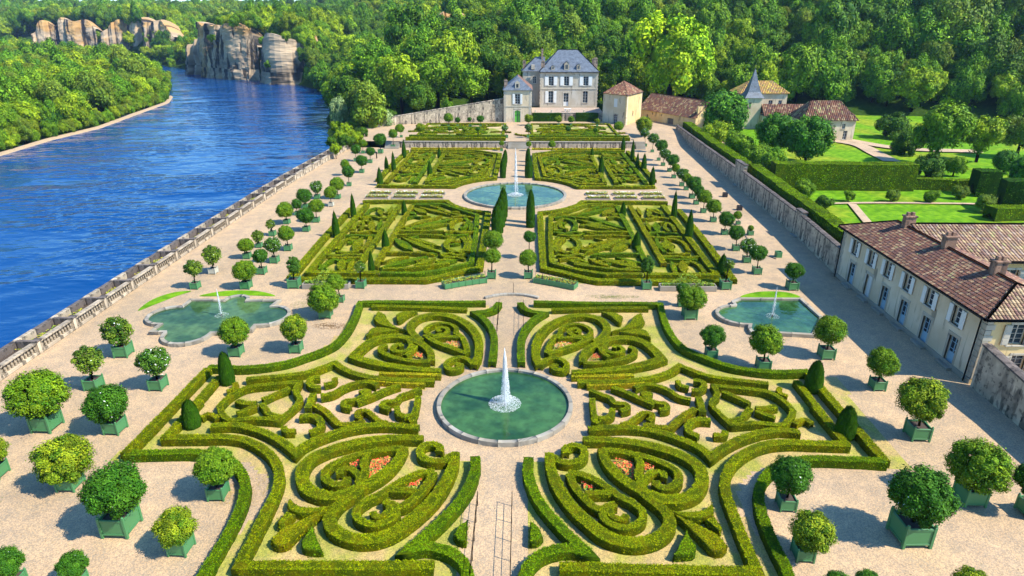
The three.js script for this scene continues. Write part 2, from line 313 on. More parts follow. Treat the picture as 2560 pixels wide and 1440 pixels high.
  if (dens > 0) for (let i = 0; i + 1 < N; i++) {
    const r = ring[i], q = ring[i + 1], L = Math.hypot(q.x - r.x, q.z - r.z), n = dens * L * (r.W + .5 * h), m = Math.floor(n) + (R() < n % 1 ? 1 : 0);
    for (let k = 0; k < m; k++) {
      const d0 = R() * (r.W + .5 * h), d = d0 < .25 * h ? d0 * 4 : d0 < .25 * h + r.W ? d0 + .75 * h : h + r.W + (d0 - .25 * h - r.W) * 4, f = R(), cx = lerp(r.x, q.x, f), cz = lerp(r.z, q.z, f); let a, y, e;  // fewer leaves on the sides, so the darkened body reads as shade
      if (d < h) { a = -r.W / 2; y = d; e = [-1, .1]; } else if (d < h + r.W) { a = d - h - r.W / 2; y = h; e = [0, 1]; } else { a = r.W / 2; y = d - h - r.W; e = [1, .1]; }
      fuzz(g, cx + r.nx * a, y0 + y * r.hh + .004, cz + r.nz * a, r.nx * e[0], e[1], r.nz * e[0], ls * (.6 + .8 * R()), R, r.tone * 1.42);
    }
  }
  return g.build();
}
// a clipped solid with a traced outline (leaf and wedge shapes)
function solidGeo(pts, h, o = {}) {
  const g = new Geo(), R = rng(hedgeSeed++ * 9113), P = path([...pts, pts[0], pts[1]], .2), y0 = o.y ?? 0, N = P.length - 1, sd = hedgeSeed, ls = o.leaf ?? .055, dens = o.dens ?? 40;
  let area = 0; for (let i = 0; i < N; i++) { const a = P[i], b = P[(i + 1) % N]; area += a[0] * b[1] - b[0] * a[1]; }
  if (area > 0) P.reverse();
  const cx = P.reduce((s, p) => s + p[0], 0) / P.length, cz = P.reduce((s, p) => s + p[1], 0) / P.length;
  const nrm = P.map((p, i) => { const a = P[(i - 1 + N) % N], b = P[(i + 1) % N], dx = b[0] - a[0], dz = b[1] - a[1], l = Math.hypot(dx, dz) || 1; return [-dz / l, dx / l]; });
  const lev = [[0, -.03], [0, h * .5], [.01, h - .07], [.06, h - .01]]; let prev;
  lev.forEach(([ins, y], k) => {
    const row = []; for (let i = 0; i <= N; i++) { const j = i % N, p = P[j], n = nrm[j], m = .03 * n3(p[0] * 5, y * 8, p[1] * 5, 4) - ins, t = .48 + .16 * vnoise(i * .2, sd, 3); row.push(g.v(p[0] + n[0] * m, y0 + y, p[1] + n[1] * m, n[0] * (k > 2 ? .2 : 1), k > 2 ? 1 : k > 1 ? .06 : 0, n[1] * (k > 2 ? .2 : 1), i * .2, y, t)); }  // body colour darkened here too, imitating shade between the leaves
    if (prev) for (let i = 0; i < N; i++) g.q(prev[i], prev[i + 1], row[i + 1], row[i]);
    prev = row;
  });
  const flat = prev.slice(0, N).map((v) => new THREE.Vector2(g.p[v * 3], g.p[v * 3 + 2])), tri = THREE.ShapeUtils.triangulateShape(flat, []);
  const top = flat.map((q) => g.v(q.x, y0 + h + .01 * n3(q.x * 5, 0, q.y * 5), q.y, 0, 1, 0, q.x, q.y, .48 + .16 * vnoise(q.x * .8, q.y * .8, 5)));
  for (const [a, b, c] of tri) { const ax = flat[b].x - flat[a].x, az = flat[b].y - flat[a].y, bx = flat[c].x - flat[a].x, bz = flat[c].y - flat[a].y; az * bx - ax * bz > 0 ? g.t(top[a], top[b], top[c]) : g.t(top[a], top[c], top[b]); }
  if (dens > 0) {
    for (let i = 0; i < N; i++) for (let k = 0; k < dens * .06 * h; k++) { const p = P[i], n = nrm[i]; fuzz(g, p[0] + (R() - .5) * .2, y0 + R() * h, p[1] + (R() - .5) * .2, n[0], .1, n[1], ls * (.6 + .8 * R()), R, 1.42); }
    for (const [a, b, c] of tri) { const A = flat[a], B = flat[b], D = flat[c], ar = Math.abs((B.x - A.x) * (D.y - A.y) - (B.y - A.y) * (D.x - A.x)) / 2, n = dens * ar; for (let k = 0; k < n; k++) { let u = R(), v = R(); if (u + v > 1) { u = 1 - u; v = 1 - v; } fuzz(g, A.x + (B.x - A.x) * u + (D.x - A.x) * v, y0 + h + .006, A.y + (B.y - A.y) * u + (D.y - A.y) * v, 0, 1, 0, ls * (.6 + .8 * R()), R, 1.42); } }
  }
  return g.build();
}
const flip = (p, fx, fz, zc = 0) => p.map((v, i) => i % 2 ? (fz ? 2 * zc - v : v) : (fx ? -v : v));
const lens = (x0, z0, x1, z1, w, drop = 0) => { // pointed leaf outline between two points
  const dx = x1 - x0, dz = z1 - z0, l = Math.hypot(dx, dz), nx = -dz / l * w / 2, nz = dx / l * w / 2, o = [x0, z0, x0, z0], f = (t) => Math.sin(Math.PI * Math.pow(t, drop ? 1.7 : 1));
  for (const t of [.2, .45, .7, .9]) o.push(x0 + dx * t + nx * f(t), z0 + dz * t + nz * f(t)); o.push(x1, z1, x1, z1);
  for (const t of [.9, .7, .45, .2]) o.push(x0 + dx * t - nx * f(t), z0 + dz * t - nz * f(t)); return o;
};

// ---------- the cross-shaped scroll parterre round the near basin ----------
{ // sward and sandy ground under it
  const out = (s) => [[-23.2 * s, 6], [-15.2, 6.1], [-13.2, 7.6], [-12.6, 10], [-13.6, 13], [-16, 22], [16, 22], [13.6, 13], [12.8, 10], [13.4, 7.6], [15.2, 6.1], [23.8, 6], [24.2, -4.4], [17.5, -5], [15, -7.2], [13.8, -11], [13.4, -17], [-13.8, -17], [-14.2, -11], [-15, -7.2], [-17.5, -5], [-22.6, -4.6]];
  const O = out(1), inside = (x, z) => sdPoly(O, x, z) < 0 && Math.hypot(x, z) > 6.2 && Math.abs(x - (z > 0 ? -.3 : 0)) > 1.75;
  const g = new Geo(), n = .34, idx = new Map(), key = (i, j) => i * 1000 + j;
  const at = (i, j) => { const k = key(i, j); if (!idx.has(k)) { const x = -24 + i * n, z = -18 + j * n, a = fbm(x * .5, z * .5, 301, 4), b = fbm(x * 1.7, z * 1.7, 311, 3), gr = step(.40, .62, a * .65 + b * .35), t = .84 + .3 * b, sp = step(6.4, 7.2, Math.abs(x)) * step(14.6, 13.2, Math.abs(x)) * step(3.9, 3.0, Math.abs(z + .2)) * step(-.6, .6, 3.6 - Math.abs(z) + (b - .5) * 2); idx.set(k, g.v(x, .006, z, 0, 1, 0, x, z, ...mix(mix([1.08 * t, 1.02 * t, 1.35 * t], [.74 * t, .93 * t, .58 * t], gr), [1.22 * t, 1.08 * t, 1.95 * t], sp))); } return idx.get(k); };
  for (let i = 0; i < 145; i++) for (let j = 0; j < 120; j++) { const x = -24 + (i + .5) * n, z = -18 + (j + .5) * n; if (inside(x, z)) g.q(at(i, j), at(i, j + 1), at(i + 1, j + 1), at(i + 1, j)); }
  const m = struct('parterre_ground', g.build(true, false), M.sward);
}
const FQ = { // near-left quarter, hedges as centre lines: [name, points, width, height, material, what]
  outerLeaf: [[-4.92,4.22,-5.95,4.18,-7.57,4.33,-9.16,4.8,-10.62,5.65,-11.28,6.5,-11.33,7.55,-10.87,8.59,-10.19,9.22,-9.2,9.51,-8.35,9.28,-7.64,8.72,-6.83,7.87,-6.27,6.88,-6,5.84,-5.93,5.14], .74, .5, 'hedge', 'broad box hedge looping round the larger heart leaf'],
  innerLeaf: [[-5.97,5.25,-7.03,5.34,-8.27,5.72,-9.25,6.31,-9.91,6.99,-10,7.68,-9.66,8.29,-9.03,8.58,-8.65,8.37,-8.64,7.97], .5, .5, 'hedge', 'narrow box hedge curling inside the larger heart leaf'],
  leafVein: [[-8,5.92,-8.02,6.65,-7.77,7.3,-7.72,7.98,-7.82,8.59], .48, .5, 'hedge', 'wavy box hedge dividing the flowers of the larger leaf'],
  leafHook: [[-9.13,7.71,-9.21,7.32,-8.84,7.14,-8.33,7.41,-7.99,7.89,-7.94,8.36], .42, .48, 'hedge', 'hooked box hedge at the eye of the larger leaf'],
  lowerLeaf: [[-2.8,5.57,-2.81,6.82,-3.09,8.28,-3.68,9.9,-4.53,11.24,-5.47,12.26,-6.5,12.61,-7.6,12.41,-8.45,11.78,-8.77,10.99,-8.54,10.15,-8.01,9.45,-7.67,8.95], .8, .5, 'hedge', 'broad box hedge looping round the smaller leaf'],
  curl: [[-2.97,5.84,-3.38,6.32,-3.95,6.43,-4.64,6.13,-4.92,5.5,-4.75,4.9,-4.24,4.74,-3.75,5.1,-3.77,5.54], .5, .5, 'hedge', 'tight snail-shaped box curl beside the basin path'],
  tipUpper: [[-3.8,7.33,-4.51,7.47,-5.31,7.99,-5.93,8.65,-6.53,9.34,-7.11,9.72], .5, .5, 'hedge', 'box hedge along the upper edge of the smaller leaf'],
  tipLower: [[-3.85,7.43,-4.06,8.43,-4.48,9.35,-4.93,10.05,-5.33,10.29,-5.86,9.98], .52, .5, 'hedge', 'box hedge along the lower edge of the smaller leaf'],
  spiral: [[-7.04,9.74,-7.46,10.35,-7.39,11,-6.94,11.44,-6.33,11.62,-5.75,11.42,-5.39,10.93,-5.46,10.4,-5.85,10.02,-6.17,9.9], .46, .5, 'hedge', 'ring of clipped box round the eye of the smaller leaf'],
  eye: [[-5.82,10.19,-5.8,10.65,-6.07,10.98,-6.45,10.95,-6.6,10.66], .42, .5, 'hedge', 'comma-shaped box hedge inside the smaller leaf ring'],
  vein: [[-5.99,8.99,-5.32,9.01,-4.61,9.09], .46, .5, 'hedge', 'short box hedge crossing the smaller leaf'],
  pathHedge: [[-1.57,6.03,-1.51,7.2,-1.71,8.53,-2.19,9.96,-2.83,11.13,-3.44,12.08,-4.04,12.9,-4.38,13.3,-4.38,13.3,-3.58,13.05,-2.7,13.18,-2.02,13.54,-1.54,14.08,-1.3,14.77,-1.19,15.59], .64, .52, 'hedgeDeep', 'box hedge curving away from the central gravel path'],
  innerBorder: [[-2.95,14.17,-5.51,14.23,-12.14,14.34,-12.14,14.34,-12.13,12.48,-12.17,10.42,-12.29,8.62,-12.68,7.48,-13.38,6.38,-14.5,5.33,-15.86,4.55,-17.19,4.31,-18.56,4.35,-20.97,4.43,-20.97,4.43], .62, .52, 'hedge', 'inner border hedge with a pointed corner and S curve'],
  outerBorder: [[-22.36,6.05,-22.36,6.05,-20.33,5.91,-17.95,5.87,-16.33,6.3,-15.06,7.3,-14.21,8.5,-13.77,9.79,-13.58,11.09,-13.51,12.68,-13.53,14.38,-13.46,15.71], .6, .52, 'hedgeDeep', 'outer border hedge sweeping in an S beside boxed trees'],
  sideV: [[-18.55,3.16,-17.23,2.97,-15.43,3.51,-13.63,4.57,-12.28,5.75,-12.28,5.75,-12.07,5.13,-11.26,4.27,-9.59,3.23,-7.69,2.84,-5.35,3.08], .58, .5, 'hedge', 'box hedge of two arcs meeting in a point'],
  sideEdge: [[-20.9,4.47,-20.9,4.47,-20.79,3.24,-20.69,1.46,-20.63,0.17], .5, .5, 'hedge', 'short straight box hedge beside a clipped yew cone'],
};
const SIDE = { // the left arm of the cross, between the quarters
  cartouche: [[-19.05,0.76,-18.89,-0.33,-18.24,-1.48,-16.65,-1.96,-14.68,-2.31,-14.68,-2.31,-14.57,-1.1,-13.89,-0.02,-14.07,1.2,-14.48,2.44,-14.48,2.44,-16.07,2.25,-17.73,2.37,-18.71,1.36,-19.05,0.76], .44, .5, 'hedge', 'shield-shaped outline of clipped box'],
  armA: [[-16.46,-0.04,-15.99,-0.62,-15.09,-1.53], .42, .48, 'hedge', 'slanting box hedge inside the shield'],
  armB: [[-16.34,0.49,-15.73,1.23,-15.4,1.67,-14.54,2.02], .44, .48, 'hedge', 'kinked box hedge inside the shield'],
  armC: [[-18.11,0.21,-17.35,0.5,-16.69,0.46], .5, .48, 'hedge', 'stubby box hedge inside the shield'],
  armD: [[-17.55,1.63,-17.05,1.25,-16.6,0.8], .4, .48, 'hedge', 'slim box hedge inside the shield'],
  cNear: [[-13.29,1.95,-12.4,1.94,-11.69,2.6,-11.65,3.36,-12.09,3.73], .5, .5, 'hedge', 'C-shaped box curl in pale gravel, nearer one'],
  cNearBall: [[-13.94,3.06,-13.65,3.52,-13.06,3.51], .46, .45, 'hedge', 'crescent of box beside the nearer C curl'],
  cFar: [[-13.43,-3.06,-13.99,-2.84,-13.98,-2.23,-13.37,-1.68,-12.99,-1.74], .48, .5, 'hedge', 'C-shaped box curl in pale gravel, farther one'],
  cFarBall: [[-12.87,-2.08,-12.33,-2.38,-12.31,-3.01], .4, .45, 'hedge', 'crescent of box beside the farther C curl'],
  arrowFar: [[-12.62,-0.48,-11.9,-0.82,-11.41,-1.6,-10.76,-2.16,-9.83,-2.39,-9.03,-1.97], .46, .5, 'hedge', 'wavy box hedge on the far side of the gravel spearhead'],
  arrowNear: [[-12.68,0.61,-11.8,1.32,-10.95,2.31,-10.41,2.83,-9.71,2.74,-8.88,2.53], .48, .5, 'hedgeOlive', 'wavy box hedge on the near side of the gravel spearhead'],
  arrowTip: [[-13.24,-0.83,-13.18,-0.19,-13.07,0.43,-13.05,1.04], .5, .5, 'hedge', 'lobed box tuft at the point of the gravel spearhead'],
  scrollFar: [[-9.65,-0.8,-9.95,-1.17,-9.53,-1.25,-9.63,-0.72,-10.16,-0.08,-10.8,0.09,-10.77,0.67,-10.23,0.84], .42, .5, 'hedge', 'box scroll with two curls inside the gravel spearhead'],
  scrollFarTail: [[-10.02,0.15,-9.1,-0.65,-8.38,-1.36,-7.5,-2.05], .44, .5, 'hedge', 'straight tail of the box scroll inside the spearhead'],
  scrollNear: [[-9.25,2.14,-9.58,1.79,-9.62,1.28,-9.15,1.2,-8.56,1.77,-7.98,2.4,-7.47,2.56], .42, .5, 'hedgeOlive', 'question-mark box scroll inside the gravel spearhead'],
  mouthFar: [[-5.93,-1.6,-6.66,-1.01,-7.19,-0.6,-7.42,0.03,-8.08,0.12,-8.18,0.66,-7.62,0.98], .44, .5, 'hedge', 'box scroll near the basin path, far side of the spearhead'],
  mouthNear: [[-5.94,-0.54,-5.9,0.47,-5.93,1.66,-6.42,1.88,-6.94,1.53,-7.17,0.72], .44, .5, 'hedge', 'box scroll near the basin path, near side of the spearhead'],
  mouthEnd: [[-5.93,1.66,-5.82,2.09,-6.1,2.37], .42, .46, 'hedge', 'small box tuft closing the spearhead by the basin path'],
  coneCurlNear: [[-19.73,2.1,-19.5,1.71,-18.97,1.87,-18.57,2.22], .42, .42, 'hedgeOlive', 'low box curl at the foot of the nearer yew cone'],
  coneCurlFar: [[-19.41,-1.13,-19.08,-1.39,-19.07,-1.89,-19.3,-2.23], .42, .42, 'hedgeOlive', 'low box curl at the foot of the farther yew cone'],
};
const BQ = { // far-left quarter
  leafRight: [[-2.44,-4.95,-2.23,-6.3,-2.28,-8.29,-2.64,-10.08,-3.35,-11.7,-4.32,-12.94,-5.38,-13.74,-6.71,-13.91,-7.72,-13.35,-8.23,-12.2,-8.14,-10.75,-7.53,-9.66,-7,-8.93], .74, .5, 'hedge', 'broad box hedge arching round the leaf beside the path'],
  curl: [[-2.53,-5.23,-3.03,-5.9,-3.68,-6.13,-4.25,-5.79,-4.52,-5.03,-4.22,-4.32,-3.63,-4.42,-3.4,-4.93,-3.84,-5.1], .48, .5, 'hedge', 'tight snail-shaped box curl beside the basin path'],
  leafEdgeA: [[-3.11,-6.77,-4.1,-7.43,-5.38,-8.34,-6.42,-9.34,-6.8,-9.91], .5, .5, 'hedge', 'box hedge along the near edge of the leaf beside the path'],
  leafEdgeB: [[-3.09,-6.95,-3.34,-8.27,-3.8,-9.65,-4.36,-10.37], .5, .5, 'hedge', 'box hedge along the path edge of the leaf beside the path'],
  ring: [[-4.39,-10.4,-4.33,-11.1,-4.92,-11.93,-5.85,-12.21,-6.64,-11.64,-6.89,-10.71,-6.38,-9.98,-5.58,-9.93,-5.02,-10.53,-5.15,-11.09,-5.71,-11.34,-5.92,-10.93,-5.65,-10.51], .42, .5, 'hedge', 'spiral of clipped box inside the leaf beside the path'],
  bar: [[-6.09,-9.44,-5.23,-9.63,-4,-9.51], .44, .5, 'hedge', 'short box hedge crossing the leaf beside the path'],
  lowLeaf: [[-4.81,-4.07,-5.98,-4.16,-7.7,-4.47,-9.48,-5,-10.99,-5.65,-11.81,-6.2,-11.81,-6.2,-11.7,-6.68,-11.41,-7.69,-10.89,-8.86,-9.94,-9.55,-8.9,-9.57,-7.58,-8.96,-6.52,-7.93,-5.91,-6.72,-5.71,-5.47], .74, .5, 'hedge', 'broad box hedge looping round the outer heart leaf'],
  lowInner: [[-5.77,-5.47,-6.73,-5.42,-7.92,-5.73,-9.19,-6.4,-9.89,-7.12,-9.92,-7.8,-9.59,-8.1], .5, .5, 'hedge', 'narrow box hedge along the near edge of the outer leaf'],
  lowSpiral: [[-7.93,-8.91,-7.64,-7.94,-7.88,-7.2,-8.5,-7.05,-9.02,-7.39,-8.97,-7.98,-8.57,-8.25,-8.36,-7.83], .42, .5, 'hedge', 'spiral of clipped box inside the outer heart leaf'],
  lowVein: [[-7.29,-8.07,-7.38,-7.16,-7.83,-6.38], .42, .5, 'hedge', 'wavy box hedge dividing the flowers of the outer leaf'],
  pathHedge: [[-1.11,-5.37,-1.06,-7.54,-1.15,-9.76,-1.59,-11.72,-2.37,-13.44,-3.03,-14.37,-3.03,-14.37,-2.14,-14.59,-1.37,-15.2,-0.96,-16.54], .64, .52, 'hedgeDeep', 'box hedge bowing towards the central gravel path'],
  backV: [[-13.09,-5.38,-12.14,-4.39,-10.82,-3.51,-9.05,-2.92,-6.86,-2.73,-5.11,-2.72], .56, .5, 'hedge', 'curved box hedge leading to the far side of the basin'],
  backVLeft: [[-13.07,-5.06,-14.53,-3.69,-16.19,-3.19,-18.63,-2.67], .5, .5, 'hedge', 'curved box hedge behind the farther C curl'],
  goldA: [[-9.3,-3.82,-7.57,-3.71,-5.91,-3.62,-4.73,-3.57], .36, .42, 'hedgeGold', 'golden clipped strip along the outer leaf'],
  goldB: [[-9.91,-2.84,-8.46,-2.63,-7.09,-2.47,-5.73,-2.36], .36, .42, 'hedgeGold', 'golden clipped strip along the curved basin hedge'],
  topInner: [[-12.49,-15.82,-9,-15.74,-3.8,-15.33], .55, .4, 'hedge', 'low box hedge just inside the far border'],
  topBorder: [[-22.17,-4.4,-22.17,-4.4,-19.39,-4.28,-16.83,-5,-15.31,-6.21,-13.87,-7.9,-13.42,-9.97,-13.36,-12.72,-13.7,-16.5,-13.7,-16.5,-10.51,-16.56,-7.06,-16.56,-2.19,-16.74], .6, .52, 'hedgeDeep', 'outer border hedge with a concave sweep and squared corner'],
};
const QUARTER = { FQ: ['near', 0], BQ: ['far', 0], SIDE: ['', 0] };
for (const [name, set] of Object.entries({ FQ, BQ, SIDE })) for (const side of [0, 1]) {
  const where = name === 'SIDE' ? (side ? 'house-side arm' : 'river-side arm') : `${QUARTER[name][0]} ${side ? 'house-side' : 'river-side'} quarter`;
  for (const [k, [pts, w, h, m, what]] of Object.entries(set)) {
    const q = flip(pts, side, false), wide = ['outerLeaf', 'lowerLeaf', 'lowLeaf', 'leafRight'].includes(k) ? [.56, .7, .76, .76, .68, .55] : w * .93;
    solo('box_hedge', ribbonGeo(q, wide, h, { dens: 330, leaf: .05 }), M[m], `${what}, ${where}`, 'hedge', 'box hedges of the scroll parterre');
  }
}
for (const side of [0, 1]) { // outer straight hedge at the end of each arm and wedge-shaped clipped leaves
  const S = side ? 'house-side' : 'river-side', L = { dens: 330, leaf: .05 };
  solo('box_hedge', ribbonGeo(flip([-22.33,6.09,-22.06,-4.12], side), .6, .52, L), M.hedge, `long straight border hedge closing the ${S} arm of the cross`, 'hedge', 'box hedges of the scroll parterre');
  solo('box_hedge', ribbonGeo(flip([-20.83,3.12,-20.77,-3.09], side), .5, .5, L), M.hedge, `straight inner hedge behind the yew cones, ${S} arm`, 'hedge', 'box hedges of the scroll parterre');
  const W = [
    [[-11.31,9.68,-11.31,9.68,-10.69,10.2,-9.96,10.36,-8.78,10.24,-8.78,10.24,-9.39,10.69,-10.27,10.86,-10.88,10.69,-11.27,10.28], 'M', 'upper horn of the clipped palm motif, near quarter'],
    [[-11.34,11.47,-11.16,10.63,-11.16,10.63,-10.6,10.92,-10.6,10.92,-10.89,11.42,-11.16,11.78], 'M', 'short blunt leaf of the clipped palm motif, near quarter'],
    [[-11.24,12.73,-11.01,12.05,-10.14,11.25,-9,10.43,-9,10.43,-9.53,11.36,-10.05,12.41,-10.34,13.01,-10.86,13.09], 'O', 'long club-shaped leaf of the clipped palm motif, near quarter'],
    [[-9.71,12.78,-9.47,11.68,-9.47,11.68,-9.02,12.47,-8.44,13.37,-8.44,13.37,-9.04,13.34,-9.51,13.21], 'D', 'lower triangular leaf of the clipped palm motif, near quarter'],
    [[-2.25,12.21,-2.04,11.59,-1.61,11.15,-1.61,11.15,-1.56,12.64,-1.56,12.64,-1.95,12.58], 'D', 'half-round clipped bush by the path railing, near quarter'],
    [[-11.68,-12.9,-11.68,-14.62,-11.68,-14.62,-10.86,-13.84,-10.48,-12.92,-9.58,-11.59,-8.5,-10.82,-8.5,-10.82,-10.19,-11.44,-11.23,-12.15], 'M', 'broad fan leaf of the clipped palm motif, far quarter'],
    [[-11.63,-9.72,-11.45,-11.13,-10.47,-11.29,-9.17,-10.74,-9.17,-10.74,-10.12,-10.44,-11.05,-10.15], 'M', 'bowed leaf of the clipped palm motif, far quarter'],
    [[-9.94,-13.86,-9.34,-14.58,-8.16,-14.76,-8.16,-14.76,-8.82,-13.87,-9.22,-12.79,-9.49,-12.48], 'M', 'hooked leaf of the clipped palm motif, far quarter'],
  ];
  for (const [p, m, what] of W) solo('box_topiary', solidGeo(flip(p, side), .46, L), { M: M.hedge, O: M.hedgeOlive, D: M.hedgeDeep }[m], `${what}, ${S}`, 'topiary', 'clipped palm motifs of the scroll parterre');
}
// flower beds inside the leaves: red bedding over soil
function flowerBed(pts, side, label, hues, y0 = 0) {
  const p = flip(pts, side), v = []; for (let i = 0; i < p.length; i += 2) v.push(new THREE.Vector2(p[i], p[i + 1]));
  const t = thing('flower_bed', label, 'flower bed', 'flower beds in the leaf scrolls'), R = rng(Math.round((p[0] + 90) * 977));
  const tri = THREE.ShapeUtils.triangulateShape(v, []), s = new Geo(); v.forEach((q) => s.v(q.x, y0 + .06, q.y, 0, 1, 0, q.x, q.y)); for (const [a, b, c] of tri) s.t(a, c, b);
  part(t, 'soil', s.build(false), M.soil);
  const leaf = new Geo(), bloom = new Geo();
  for (const [a, b, c] of tri) {
    const A = v[a], B = v[b], D = v[c], ar = Math.abs((B.x - A.x) * (D.y - A.y) - (B.y - A.y) * (D.x - A.x)) / 2;
    for (let k = 0; k < ar * 260; k++) { let u = R(), w = R(); if (u + w > 1) { u = 1 - u; w = 1 - w; } const x = A.x + (B.x - A.x) * u + (D.x - A.x) * w, z = A.y + (B.y - A.y) * u + (D.y - A.y) * w; fuzz(leaf, x, y0 + .08 + R() * .1, z, 0, 1, 0, .07, R, 1); const n = leaf.c.length; const yl = R() < .4; for (let q = n - 12; q < n; q += 3) { leaf.c[q] *= yl ? .55 : .2; leaf.c[q + 1] *= .36; leaf.c[q + 2] *= .05; } if (R() < .5) { fuzz(bloom, x, y0 + .2 + R() * .06, z, 0, 1, 0, .06, R, 1); const m = bloom.c.length, h = hues[Math.floor(R() * hues.length)]; for (let q = m - 12; q < m; q += 3) { bloom.c[q] *= h[0]; bloom.c[q + 1] *= h[1]; bloom.c[q + 2] *= h[2]; } } }
  }
  part(t, 'bedding_leaves', leaf.build(), M.leaf).userData.kind = 'stuff'; part(t, 'blossoms', bloom.build(), M.leaf).userData.kind = 'stuff';
}
const RED = [[.75, .04, .03], [.8, .1, .05], [.7, .25, .1]], MIX = [[.7, .1, .05], [.75, .4, .08], [.6, .45, .3]];
for (const side of [0, 1]) {
  const S = side ? 'house-side' : 'river-side';
  flowerBed([-7.68,6.02,-6.73,5.64,-6.55,6.06,-7.06,6.93,-7.56,7.86,-7.69,7.72,-7.67,6.79], side, `red flower bed in the larger leaf, near ${S} quarter`, RED);
  flowerBed([-9.09,6.31,-8.34,5.88,-8.24,6.7,-8.54,6.7], side, `small flower bed beside the hook of the larger leaf, near ${S} quarter`, RED);
  flowerBed([-5.59,8.3,-4.98,7.82,-4.48,7.62,-4.67,8.42], side, `red flower bed in the smaller leaf, near ${S} quarter`, RED);
  flowerBed([-5.18,-9.07,-4.61,-9.42,-3.86,-9.16,-3.72,-8.38,-4.21,-8.44], side, `mixed flower bed in the leaf by the path, far ${S} quarter`, MIX);
  flowerBed([-7.43,-6.77,-7.2,-7.57,-6.62,-7.21,-6.48,-6.48], side, `dark red flower bed in the outer leaf, far ${S} quarter`, RED);
}

